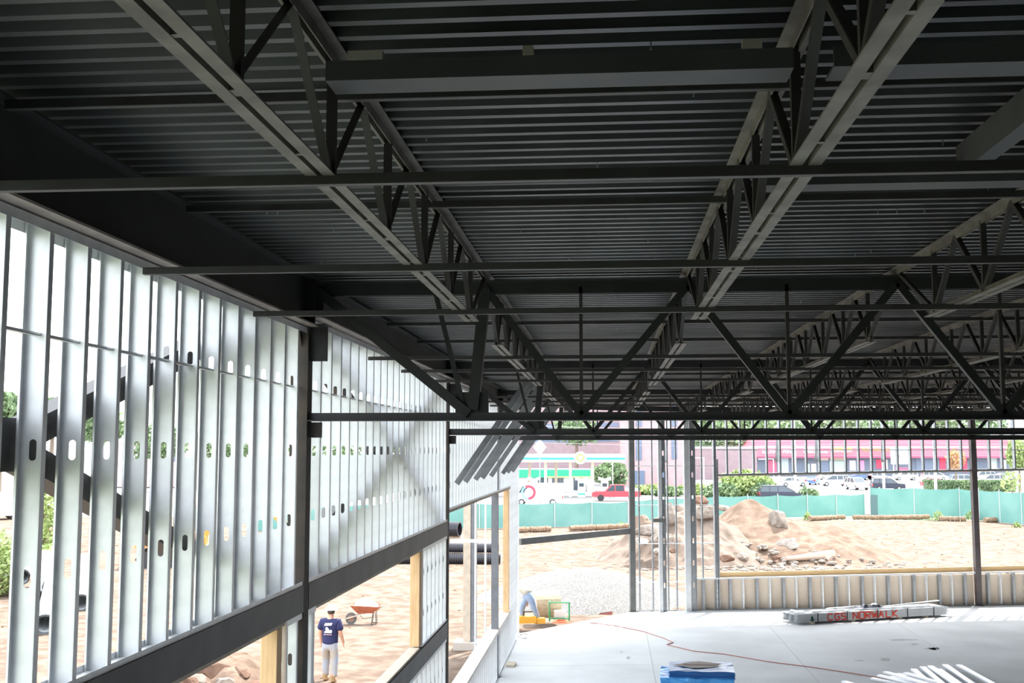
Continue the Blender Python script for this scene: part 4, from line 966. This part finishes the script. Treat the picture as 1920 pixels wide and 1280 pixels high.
for o_, y in (('n', 1.03),):
    ring(.5, .78, -PI/2, PI/2 + .5, flat('emblem_red', .75, .06, .10), (-.9, 1.35), t, 'emblem_arc', 1.02, label='red arc of the emblem')
    ring(.56, .76, PI/2 + .5, PI*1.5, flat('emblem_blue', .25, .45, .55), (-.9, 1.35), t, 'emblem_arc', 1.02, label='grey-blue arc of the emblem')
    ring(.0, .42, 0, 2*PI, flat('emblem_grey', .62, .65, .68), (-.9, 1.35), t, 'emblem_disc', 1.02)
for ch in t.children:
    if ch.name.startswith('emblem'): ch.scale.x = -1; ch.location.x = 0
p = at(5, 950, Y=85); car('van', WH, 'van', 'white van on the road outside the braced stud wall', 'van', 2, 950, 92, 1.2)

# ------------------------------------------------------------------ petrol station
YS = 140.
def pz(x, y, Y=YS): p = at(x, y, Y=Y); return p.x, p.z
x0, z0 = pz(970, 866); x1, z1 = pz(1172, 851)
t = thing('station_canopy', 'white and green petrol station canopy on square tan columns', 'canopy', (x0 - 6, YS, -.16)); W = x1 - x0 + 6; zo = .16
MB().box(0, W, 0, 8, z0 + zo, z1 + zo).build('canopy_roof', WHITE, t)
GRB = flat('bright_green_band', .05, .62, .33); GRL = flat('light_green_band', .35, .8, .5)
h = z1 - z0
MB().box(0, W + .02, -.06, 0, z0 + zo + h*.30, z0 + zo + h*.55).build('green_band', GRB, t, label='green band'); MB().box(0, W + .02, -.06, 0, z0 + zo + h*.55, z0 + zo + h*.72).build('green_band', GRL, t, label='light green band')
# round sunburst emblem
cx, cz = pz(1088, 858); cx = cx - x0 + 6; cz += zo; r = .62
m = MB(); 
def burst(r, n, y, ph=0):
    vs = [(cx, y, cz)]
    for i in range(n*2): a = ph + PI*i/n; q = r if i % 2 == 0 else r*.78; vs.append((cx + q*math.cos(a), y, cz + q*math.sin(a)))
    return MB().add(vs, [(0, 1 + i, 1 + (i+1) % (2*n)) for i in range(2*n)])
MB().tube((cx, -.10, cz), (cx, -.06, cz), .78, n=28).build('emblem_disc', WHITE, t)
burst(r, 18, -.115).build('emblem_burst', flat('emblem_green', .12, .65, .2), t, label='green petals of the emblem'); burst(r*.8, 18, -.125, .1).build('emblem_burst', flat('emblem_yellow', .95, .9, .15), t, label='yellow petals of the emblem'); burst(r*.45, 12, -.135).build('emblem_burst', WHITE, t, label='white centre of the emblem')
TAN = flat('tan_column_paint', .70, .58, .44)
for px in (986, 1022, 1038, 1069, 1111):
    x = pz(px, 900)[0] - x0 + 6; y = 1.0 if px in (1022, 1069, 1111) else 6.5
    MB().box(x - .17, x + .17, y, y + .35, 0, z0 + zo).build('column', TAN, t)
MB().tube((pz(1149, 900)[0] - x0 + 6, 2, 0), (pz(1149, 900)[0] - x0 + 6, 2, 5), .06, n=8).build('pole', WHITE, t)
def pump(px, label):
    x = pz(px, 930)[0]; t = thing('fuel_pump', label, 'fuel pump', (x, YS + 1.5, -.16), group='petrol pumps')
    MB().box(-.45, .45, -.3, .3, 0, 2.1).build('cabinet', WHITE, t); MB().box(-.3, .3, -.32, -.3, 1.3, 1.75).build('display', CG, t); MB().box(-.45, .45, -.33, -.3, .3, .5).build('green_panel', GRB, t)
    MB().add([(-.8, -.35, 2.1), (.8, -.35, 2.1), (.8, -.35, 2.55), (0, -.35, 2.3), (-.8, -.35, 2.55), (-.8, .35, 2.1), (.8, .35, 2.1), (.8, .35, 2.55), (0, .35, 2.3), (-.8, .35, 2.55)],
             [(0, 1, 2, 3, 4), (5, 9, 8, 7, 6), (0, 5, 6, 1), (1, 6, 7, 2), (2, 7, 8, 3), (3, 8, 9, 4), (4, 9, 5, 0)]).build('pump_hood', WHITE, t)
    MB().path([(.46, 0, 1.6), (.62, 0, 1.2), (.6, 0, .7), (.46, 0, .9)], .03).build('hose', TYRE, t)
pump(1000, 'white petrol pump above the white van'); pump(1090, 'white petrol pump with a green base under the canopy middle'); pump(1134, 'white petrol pump nearest to the entrance post, above the red pickup')
# shop behind the pumps
x0, z0 = pz(974, 895, 158); x1, z1 = pz(1106, 880, 158)
t = thing('station_shop', 'petrol station shop with a wide green fascia and dark windows', 'shop building', (x0 - 6, 158, -.16)); W = x1 - x0 + 6
MB().box(0, W, .1, 9, 0, z1 + .16).build('wall', flat('pale_shop_wall', .55, .55, .56), t)
MB().box(-.1, W + .1, -.1, .1, z0 + .16, z1 + .16).build('green_fascia', flat('shop_green', .03, .42, .22), t); MB().box(W*.6, W + .1, -.12, -.1, z0 + .16, z0 + .34).build('yellow_line', flat('yellow_line', .75, .85, .2), t)
for a, b in ((7.2, 10), (10.6, 12.2), (13.6, 14.8), (1, 5)): MB().box(a, b, .04, .1, .3, 2.6).build('window', CG, t)
txt_jobs = []
# white diamond sign on its pole
p = at(1012, 838, Y=120)
t = thing('diamond_sign', 'white diamond-shaped sign on a pole over the slanting braces', 'sign', (p.x, 120, -.16))
z = p.z + .16; MB().add([(-.7, 0, z), (0, 0, z - .9), (.7, 0, z), (0, 0, z + .9), (-.7, .05, z), (0, .05, z - .9), (.7, .05, z), (0, .05, z + .9)], [(0, 1, 2, 3), (4, 7, 6, 5), (0, 4, 5, 1), (1, 5, 6, 2), (2, 6, 7, 3), (3, 7, 4, 0)]).build('panel', WHITE, t)
MB().tube((0, .06, 0), (0, .06, z), .05, n=8).build('pole', GREY, t)

# ------------------------------------------------------------------ buildings
BR = mat('mauve_brick', (.52, .35, .36), .9, 0, col2=(.47, .31, .32), scale=1); BR2 = mat('dull_mauve_brick', (.36, .27, .29), .9, 0, col2=(.32, .24, .26), scale=1); WIN = glass_mat('far_window', (.13, .17, .26), .2)
def block(name, label, xa, xb, Y, ztop, dep, mt, wins=(), cat='building', extra=None):
    a = at(xa, 900, Y=Y).x; b = at(xb, 900, Y=Y).x; t = thing(name, label, cat, (a, Y, -.16))
    MB().box(0, b - a, 0, dep, 0, ztop).build('wall', mt, t); MB().box(-.2, b - a + .2, -.2, dep, ztop, ztop + .4).build('roof_edge', WHITE, t)
    for (u0, u1, v0, v1) in wins:
        p = at(u0, v1, Y=Y); q = at(u1, v0, Y=Y); MB().box(p.x - a, q.x - a, -.08, .05, p.z + .16, q.z + .16).build('window', WIN, t)
    return t
t = block('brick_building', 'tall mauve brick building with dark vertical windows behind the entrance', 1166, 1292, 185, 17, 20, BR,
    [(1192, 1203, 745, 800), (1192, 1203, 808, 863), (1259, 1269, 745, 800), (1259, 1269, 808, 861), (1187, 1209, 882, 912), (1238, 1248, 882, 912)])
for v in (790, 806, 830): 
    p = at(1166, v, Y=185); MB().box(0, at(1292, 900, Y=185).x - at(1166, 900, Y=185).x, -.05, 0, p.z + .16, p.z + .4).build('brick_band', flat('pale_brick_band', .5, .36, .36), t)
block('office_building', 'long dull mauve office building behind the petrol station', 880, 1166, 215, 15, 20, BR2, [(1000, 1098, 825, 829), (1106, 1160, 822, 828), (1000, 1040, 795, 803), (1060, 1100, 793, 800), (1115, 1160, 792, 800), (1000, 1160, 855, 860)])
block('low_building', 'low windowless mauve building beside the red-roofed shops', 1296, 1420, 230, at(1350, 841, Y=230).z + .16, 20, BR2)
# row of red-roofed shops
YM = 262.
xa = at(1410, 893, Y=YM).x; xb = at(1902, 893, Y=YM).x; xr = at(1392, 857, Y=YM).x
t = thing('shop_row', 'row of shops under a red ribbed mansard roof beyond the parking lot', 'shop building', (xa, YM, -.16)); W = xb - xa; o_ = .16
ze = at(1500, 856, Y=YM).z + o_; zr = at(1500, 817, Y=YM).z + o_
MB().box(0, W, 0, 18, 0, ze).build('wall', mat('shop_front_wall', (.20, .24, .30), .8, 0, col2=(.17, .2, .26)), t)
ROOF = flat('red_metal_roof', .60, .12, .17, r=.5)
m = MB(); dx = -2.2
m.add([(dx, -2, ze), (W + 1.5, -2, ze), (W - .5, 1.5, zr), (.8, 1.5, zr), (dx, 18, ze), (W + 1.5, 18, ze), (W - .5, 15, zr), (.8, 15, zr)], [(0, 1, 2, 3), (4, 7, 6, 5), (0, 3, 7, 4), (1, 5, 6, 2), (3, 2, 6, 7), (0, 4, 5, 1)])
m.build('mansard_roof', ROOF, t)
m = MB(); n = 9
for k in range(n):
    f = (k + .5)/n; m.bar((dx + (.8 - dx)*f, -2 + 3.5*f - .04, ze + (zr - ze)*f), (W + 1.5 - 2*f, -2 + 3.5*f - .04, ze + (zr - ze)*f), .12, .05, side=(0, 0, 1))
m.build('roof_ribs', flat('roof_rib_red', .70, .27, .33), t)
p = at(1500, 838, Y=YM); f = (p.z + o_ - ze)/(zr - ze)
MB().bar((-.4, -2 + 3.5*f - .1, p.z + o_), (W, -2 + 3.5*f - .1, p.z + o_), .3, .1, side=(0, 0, 1)).build('white_rail', WHITE, t)
MB().box(dx, W + 1.5, -2.02, -1.9, ze - .25, ze + .1).build('eave_board', flat('dark_red_eave', .45, .10, .18), t)
def shop_px(u0, u1, v0, v1, mt, nm, lab=None, d=-.1):
    p = at(u0, v1, Y=YM); q = at(u1, v0, Y=YM); MB().box(p.x - xa, q.x - xa, d, .1, p.z + o_, q.z + o_).build(nm, mt, t, label=lab)
PINK = flat('pink_poster', .85, .35, .6); REDP = flat('red_poster', .85, .08, .15); LITW = flat('pale_shop_window', .50, .62, .58); DKW = flat('slate_shop_window', .20, .25, .34); CRM = flat('cream_panel', .75, .68, .6)
for (u0, u1, v0, v1, mt, nm, lab) in [(1437, 1456, 862, 888, flat('red_door_paint', .6, .15, .25), 'door', 'red shop door'), (1464, 1478, 857, 888, flat('pale_teal_glass', .5, .62, .66), 'window', None), (1510, 1518, 869, 886, LITW, 'poster', None), (1521, 1530, 869, 886, CRM, 'poster', None),
        (1534, 1553, 855, 863, CRM, 'window', 'cream window band'), (1534, 1553, 864, 888, DKW, 'window', None), (1556, 1582, 853, 863, flat('tan_blind', .62, .58, .45), 'window', None), (1556, 1582, 864, 888, LITW, 'window', 'bright shop window'), (1593, 1604, 863, 882, WHITE, 'poster', 'white poster'), (1608, 1620, 863, 882, PINK, 'poster', 'pink poster'),
        (1643, 1654, 861, 878, REDP, 'poster', 'red poster'), (1656, 1664, 861, 880, CRM, 'poster', None), (1762, 1772, 844, 885, REDP, 'pier', 'red pier'), (1806, 1812, 845, 885, REDP, 'pier', 'red pier'), (1857, 1868, 848, 880, LITW, 'window', None), (1876, 1886, 862, 880, WHITE, 'poster', None), (1718, 1760, 846, 885, DKW, 'window', None)]:
    shop_px(u0, u1, v0, v1, mt, nm, lab)
OL = flat('warm_lamp', 1, .6, .3)
for u, v in ((1414, 858), (1544, 854), (1586, 853)):
    p = at(u, v, Y=YM); ell('globe_lamp', (p.x - xa, -1.2, p.z + o_), (.28, .28, .22), OL, t, n=12)
# lettering
def lettering(s, u0, u1, v0, v1, mt, parent, Y, ox, oz, name='lettering', label=None):
    cu = D.curves.new('t', 'FONT'); cu.body = s; cu.size = 1; cu.extrude = .05; cu.fill_mode = 'BOTH'
    o = D.objects.new('t', cu); COL.objects.link(o); bpy.context.view_layer.update()
    me = D.meshes.new_from_object(o.evaluated_get(bpy.context.evaluated_depsgraph_get())); D.objects.remove(o)
    xs_ = [v.co.x for v in me.vertices]; ys_ = [v.co.y for v in me.vertices]
    p = at(u0, v1, Y=Y); q = at(u1, v0, Y=Y); sx = (q.x - p.x)/(max(xs_) - min(xs_)); sy = (q.z - p.z)/(max(ys_) - min(ys_))
    for v in me.vertices: v.co = Vector(((v.co.x - min(xs_))*sx, -v.co.z*2, (v.co.y - min(ys_))*sy))
    me.materials.clear(); me.materials.append(mt)
    return put(name, me, parent, (p.x - ox, Y - parent.location.y, p.z + oz), label=label)
LW = flat('white_lettering', .92, .92, .9); LY = flat('yellow_lettering', .95, .72, .08); LO = flat('orange_lettering', .92, .45, .08)
for s, u0, u1, v0, v1, mt in (('SALVINO WINE', 1429, 1488, 842, 850, LW), ('Sears', 1507, 1530, 838, 845, LW), ('HEARING CENTER', 1507, 1552, 846, 849, LW), ('CLEANERS', 1558, 1598, 837, 843, LY), ('alterations', 1561, 1597, 843.5, 847, LW), ('Payless ShoeSource', 1617, 1672, 839, 847, LO)):
    lettering(s, u0, u1, v0, v1, mt, t, YM - 2.3, xa, o_, label='%s lettering' % ('white' if mt is LW else 'yellow' if mt is LY else 'orange'))
for k in range(4):      # roof boards at the last shop
    p = at(1853 + k*15, 819, Y=YM - 1.2)
    MB().box(p.x - xa, p.x - xa + 1.6, -1.2, -1.1, p.z + o_ - .5, p.z + o_ + .6).build('roof_sign_panel', WHITE, t)
# directory sign
p = at(1691, 893, Y=215)
t = thing('directory_sign', 'white shopping directory sign on posts before the dark shop front', 'sign', (p.x, 215, -.16))
za = at(1691, 870, Y=215).z; zb = at(1691, 847, Y=215).z; wd = at(1710, 850, Y=215).x - at(1672, 850, Y=215).x
MB().box(-wd/2, wd/2, 0, .3, za + .16, zb + .16).build('panel', WHITE, t); MB().box(-wd/2, wd/2, 0, .3, zb + .16, zb + .9).build('header', flat('blue_grey_header', .45, .6, .68), t)
MB().box(-wd/2, wd/2, -.03, 0, (za + zb)/2 + .1, (za + zb)/2 + .18).box(-wd*.2, -wd*.18, -.03, 0, za + .16, zb + .16).box(wd*.28, wd*.3, -.03, 0, za + .16, zb + .16).build('divider', GREY, t)
MB().box(-wd*.12, wd*.0, -.03, 0, zb - .9, zb - .4).build('panel_mark', flat('brown_mark', .45, .3, .3), t); MB().box(-wd*.08, wd*.18, -.03, 0, za + .6, za + 1.1).build('panel_mark', flat('blue_mark', .45, .5, .75), t)
for s in (-1, 1): MB().box(s*wd*.38 - .12, s*wd*.38 + .12, .05, .25, 0, zb).build('post', GREY, t)
MB().box(-wd*.3, wd*.3, -.02, .1, za - .9, za - .5).build('red_strip', flat('red_strip', .75, .1, .2), t)

# ------------------------------------------------------------------ poles, lamps, wires
def pole(px, Y, r, label, col, ztop=14, cat='pole', name='utility_pole'):
    p = at(px, 900, Y=Y); t = thing(name, label, cat, (p.x, Y, -.16)); MB().tube((0, 0, 0), (0, 0, ztop), r, r*.8, n=10).build('shaft', col, t); return t
PW = flat('pale_pole', .62, .60, .60); PG = flat('grey_pole', .42, .42, .42)
t1 = pole(1491, 150, .2, 'thick pale utility pole behind the header studs', PW); MB().box(-1.2, 1.2, -.1, .1, 11.2, 11.4).build('crossarm', PG, t1)
pole(1461, 170, .17, 'slim grey pole in front of the red-roofed shops', PG)
pole(1657, 130, .16, 'pale pole in front of the black off-roader', PW); pole(1754, 125, .17, 'grey pole rising from the trimmed hedge', PG)
for px, Y, lb, h in ((1320, 150, 'pale street lamp over the bushes beside the jamb studs', 858), (1451, 200, 'pale street lamp with a flat head by the shop door', 860)):
    t = pole(px, Y, .09, lb, WHITE, at(px, h, Y=Y).z + .16, 'street lamp', 'street_lamp'); z = at(px, h, Y=Y).z + .16
    MB().box(-2.0, .1, -.08, .08, z - .05, z + .05).build('arm', WHITE, t); MB().box(-2.6, -1.4, -.25, .25, z - .12, z + .04).build('lamp_head', WHITE, t)
WIRE = flat('pale_wire', .40, .38, .42)
for k, (z, Y) in enumerate(((9.1, 150), (8.4, 150), (7.5, 150), (6.9, 150.4))):
    pts = []
    for i in range(25):
        f = i/24; x = -60 + 150*f; pts.append((x, Y, z - .16 - 1.0*math.sin(PI*((f*3) % 1))*.5))
    MB().path(pts, .03, n=4).build('power_line', WIRE, label='thin power line strung past the entrance, %s of four' % ['highest', 'second highest', 'third highest', 'lowest'][k], category='power line', group='power lines')

# ------------------------------------------------------------------ plants
def leaves(n, c, r, size, mt, name, parent, shell=.5, seed=0, smooth_bottom=False):
    rnd = random.Random(seed); m = MB()
    for _ in range(n):
        while True:
            d = Vector((rnd.uniform(-1, 1), rnd.uniform(-1, 1), rnd.uniform(-1, 1)))
            if shell < d.length < 1: break
        k = 1 + .3*MN.noise(d.normalized()*2.2 + Vector((seed, 0, 0)))
        p = Vector((c[0] + d.x*r[0]*k, c[1] + d.y*r[1]*k, c[2] + d.z*r[2]*k))
        if p.z < .05: p.z = .05 + rnd.random()*.2
        a = Vector((rnd.gauss(0, 1), rnd.gauss(0, 1), rnd.gauss(0, 1))).normalized(); b = a.orthogonal().normalized(); s = size*rnd.uniform(.6, 1.3)
        q = a.cross(b); m.add([p - b*s*.5, p + q*s*.3, p + b*s*.5, p - q*s*.3], [(0, 1, 2, 3)])
    return m.build(name, mt, parent)
def tree(x, Y, h, rx, rz, label, mt=LEAF, n=1400, size=.9, zb=None, name='tree', cat='tree', seed=0, trunk=True):
    t = thing(name, label, cat, (x, Y, -.2)); cz = h - rz
    leaves(n, (0, 0, cz), (rx, rx*.8, rz), size, mt, 'foliage', t, .35, seed)
    if trunk: MB().tube((0, 0, 0), (.1, 0, cz), .09*rx + .05, .04*rx + .03, n=8).build('trunk', BARK, t)
    return t
def px_tree(u, vtop, Y, half, rzf, label, **k):
    p = at(u, vtop, Y=Y); rx = half/F_PX*Y; tree(p.x, Y, p.z + .2, rx, rx*rzf, label, **k)
for k, (u, vt, Y, half, f_, lb) in enumerate([
    (1335, 772, 275, 62, .75, 'wide green tree behind the low mauve building'), (1400, 775, 310, 55, .75, 'green tree rising behind the corner of the red roof'), (1470, 776, 345, 60, .6, 'green tree over the red roof, behind the pale pole'),
    (1560, 774, 305, 60, .6, 'green tree over the middle of the red roof'), (1650, 776, 350, 60, .6, 'green tree over the roof behind the directory sign'), (1740, 774, 302, 55, .6, 'green tree over the roof before the dark window post'), (1830, 775, 348, 60, .6, 'green tree over the roof beyond the dark window post')]):
    px_tree(u, vt, Y, half, f_, lb, seed=k, n=1300, size=1.6)
px_tree(1908, 822, 150, 22, 1.3, 'bright green tree at the end of the red-roofed shops', mt=LEAFY, seed=31, n=1200, size=.5)
px_tree(1790, 840, 160, 17, 1.2, 'small tree with yellow and orange leaves before the shops', mt=LEAFO, seed=32, n=700, size=.4)
px_tree(1080, 780, 190, 45, .6, 'green tree between petrol station and office building', seed=33, n=900, size=.8)
px_tree(1148, 862, 165, 30, .9, 'leafy tree beside the petrol station pole', seed=34, n=900, size=.7, mt=LEAF)
px_tree(1128, 873, 158, 18, .9, 'dark small tree by the end of the petrol station shop', seed=35, n=600, size=.5)
px_tree(1895, 880, 118, 20, 1.0, 'thin leafy sapling beside the trimmed hedge', mt=LEAFY, seed=36, n=260, size=.3)
def bush(u, vt, Y, hx, hz, label, mt=LEAFY, n=1500, size=.45, seed=0, name='bush'):
    p = at(u, vt, Y=Y); rx = hx/F_PX*Y; t = thing(name, label, 'bush', (p.x, Y, -.2)); top = p.z + .2
    leaves(n, (0, 0, top*.45), (rx, rx*.4 + 1, top*.55), size, mt, 'foliage', t, .3, seed)
    MB().tube((0, 0, 0), (0, 0, top*.5), .12, .08, n=6).build('stem', BARK, t)
bush(1398, 881, 140, 52, 1, 'large rounded yellow-green bush in the window opening', seed=41, n=3200, size=.5)
bush(1350, 905, 136, 35, 1, 'low dull green bush beside the jamb studs', mt=LEAF, seed=42, size=.5)
bush(1430, 905, 138, 26, 1, 'low green bush at the end of the rounded bush', mt=LEAF, seed=43)
bush(1515, 914, 136, 18, 1, 'small green bush beside the black minivan', mt=LEAF, seed=44, n=900)
bush(1225, 908, 150, 45, 1, 'long low bush in front of the brick building', seed=45, n=2000); bush(1300, 906, 150, 30, 1, 'low bush under the street lamp', seed=46, n=1300)
bush(1255, 912, 145, 30, 1, 'darker low bush behind the slim studs', mt=LEAF, seed=47, n=1300)
# clipped hedge
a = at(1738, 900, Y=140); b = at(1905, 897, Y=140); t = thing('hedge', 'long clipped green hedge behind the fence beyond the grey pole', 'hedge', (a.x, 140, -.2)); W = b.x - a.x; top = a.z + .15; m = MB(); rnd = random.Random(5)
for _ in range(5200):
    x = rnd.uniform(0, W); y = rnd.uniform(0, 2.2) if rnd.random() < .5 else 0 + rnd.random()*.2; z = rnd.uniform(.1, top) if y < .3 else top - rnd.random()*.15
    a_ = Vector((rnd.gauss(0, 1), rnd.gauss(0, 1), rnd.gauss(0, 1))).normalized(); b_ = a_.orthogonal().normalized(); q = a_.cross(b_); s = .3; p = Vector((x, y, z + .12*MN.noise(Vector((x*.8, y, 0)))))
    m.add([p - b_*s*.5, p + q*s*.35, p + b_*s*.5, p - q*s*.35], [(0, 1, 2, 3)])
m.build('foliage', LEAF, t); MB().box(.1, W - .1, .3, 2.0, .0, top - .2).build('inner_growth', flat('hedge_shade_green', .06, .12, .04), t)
# weeds at the fence foot
def weed(u, v, w, h, label, seed, mt=LEAFY):
    p = at(u, v, Z=GZ); Y = p.y - 2.2; t = thing('weed_clump', label, 'weeds', (p.x, Y, GZ)); r = w/F_PX*Y; hh = h/F_PX*Y; m = MB(); rnd = random.Random(seed)
    for _ in range(180):
        x = rnd.gauss(0, r*.5); y = rnd.gauss(0, r*.4); z = rnd.random()**.7*hh*max(.2, 1 - abs(x)/r/1.3); s = rnd.uniform(.12, .28); q = Vector((rnd.gauss(0, .6), rnd.gauss(0, .6), 1)).normalized(); b = q.orthogonal().normalized()
        p0 = Vector((x, y, z)); m.add([p0 - b*s*.25, p0 + q*s*.6, p0 + b*s*.25, p0 - q*s*.4], [(0, 1, 2, 3)])
    m.build('foliage', mt, t)
weed(1745, 973, 13, 20, 'bright green weeds at the fence foot before the bracing rod', 1); weed(1806, 973, 12, 20, 'bright green weeds at the fence foot by the dark window post', 2)
weed(1164, 985, 9, 9, 'small weeds at the fence foot beside the entrance post', 3); weed(1888, 985, 6, 10, 'thin weeds near the end of the fence', 4); weed(1506, 972, 8, 16, 'faint weeds behind the earth pile', 5)
# greenery outside the braced stud wall
for k, (u, vt, Y, hx, lb, mt) in enumerate([(5, 735, 120, 55, 'pale green tree outside the braced stud wall', LEAF), (100, 745, 130, 60, 'tall green tree beyond the cross brace', LEAF), (190, 770, 150, 50, 'green tree beyond the road', LEAF), (300, 790, 160, 60, 'green tree behind the braced studs, past the excavator', LEAF),
        (420, 800, 170, 60, 'dull green tree behind the studs near the rusty column', LEAF), (620, 800, 170, 80, 'green tree behind the second bay of studs', LEAF), (760, 800, 170, 70, 'green tree behind the far part of the second bay', LEAF)]):
    px_tree(u, vt, Y, hx, .62, lb, seed=60 + k, n=1100, size=.9, mt=mt)
bush(85, 880, 62, 34, 1, 'yellow-green bush by the road outside the braced stud wall', seed=71, size=.3, n=1500); bush(8, 1000, 44, 26, 1, 'bright green bush at the road edge beside the barrier', seed=72, size=.2); bush(100, 1020, 60, 30, 1, 'low yellow-green bush behind the grey pipes', seed=73, size=.25)
block('roadside_building', 'pale building across the road outside the braced stud wall', 190, 430, 175, 7, 12, flat('pale_render', .6, .45, .47), [(230, 250, 850, 865), (300, 330, 850, 865), (370, 400, 850, 865)])

# ------------------------------------------------------------------ light
w = D.worlds.new('sky'); bpy.context.scene.world = w; w.use_nodes = True; nt = w.node_tree; bg = nt.nodes['Background']
sky = nt.nodes.new('ShaderNodeTexSky'); sky.sky_type = 'NISHITA'; sky.sun_disc = False; sky.sun_elevation = math.radians(56); sky.sun_rotation = math.radians(15); sky.air_density = 1.0; sky.dust_density = 4; sky.ozone_density = 1
mixn = nt.nodes.new('ShaderNodeMix'); mixn.data_type = 'RGBA'; mixn.inputs[0].default_value = .8
nt.links.new(sky.outputs[0], mixn.inputs[6]); mixn.inputs[7].default_value = (7.6, 8.0, 8.3, 1)
nt.links.new(mixn.outputs[2], bg.inputs[0]); bg.inputs[1].default_value = .125
sl = D.lights.new('sun', 'SUN'); so = D.objects.new('sun', sl); COL.objects.link(so); sl.energy = 2.5; sl.angle = math.radians(.6); sl.color = (1, .96, .9)
so.rotation_euler = Vector((-.28, -.58, -1)).to_track_quat('-Z', 'Y').to_euler()
vs_ = bpy.context.scene.view_settings; vs_.view_transform = 'Standard'; vs_.look = 'None'; vs_.gamma = 1; vs_.use_curve_mapping = False; vs_.exposure = 2.18
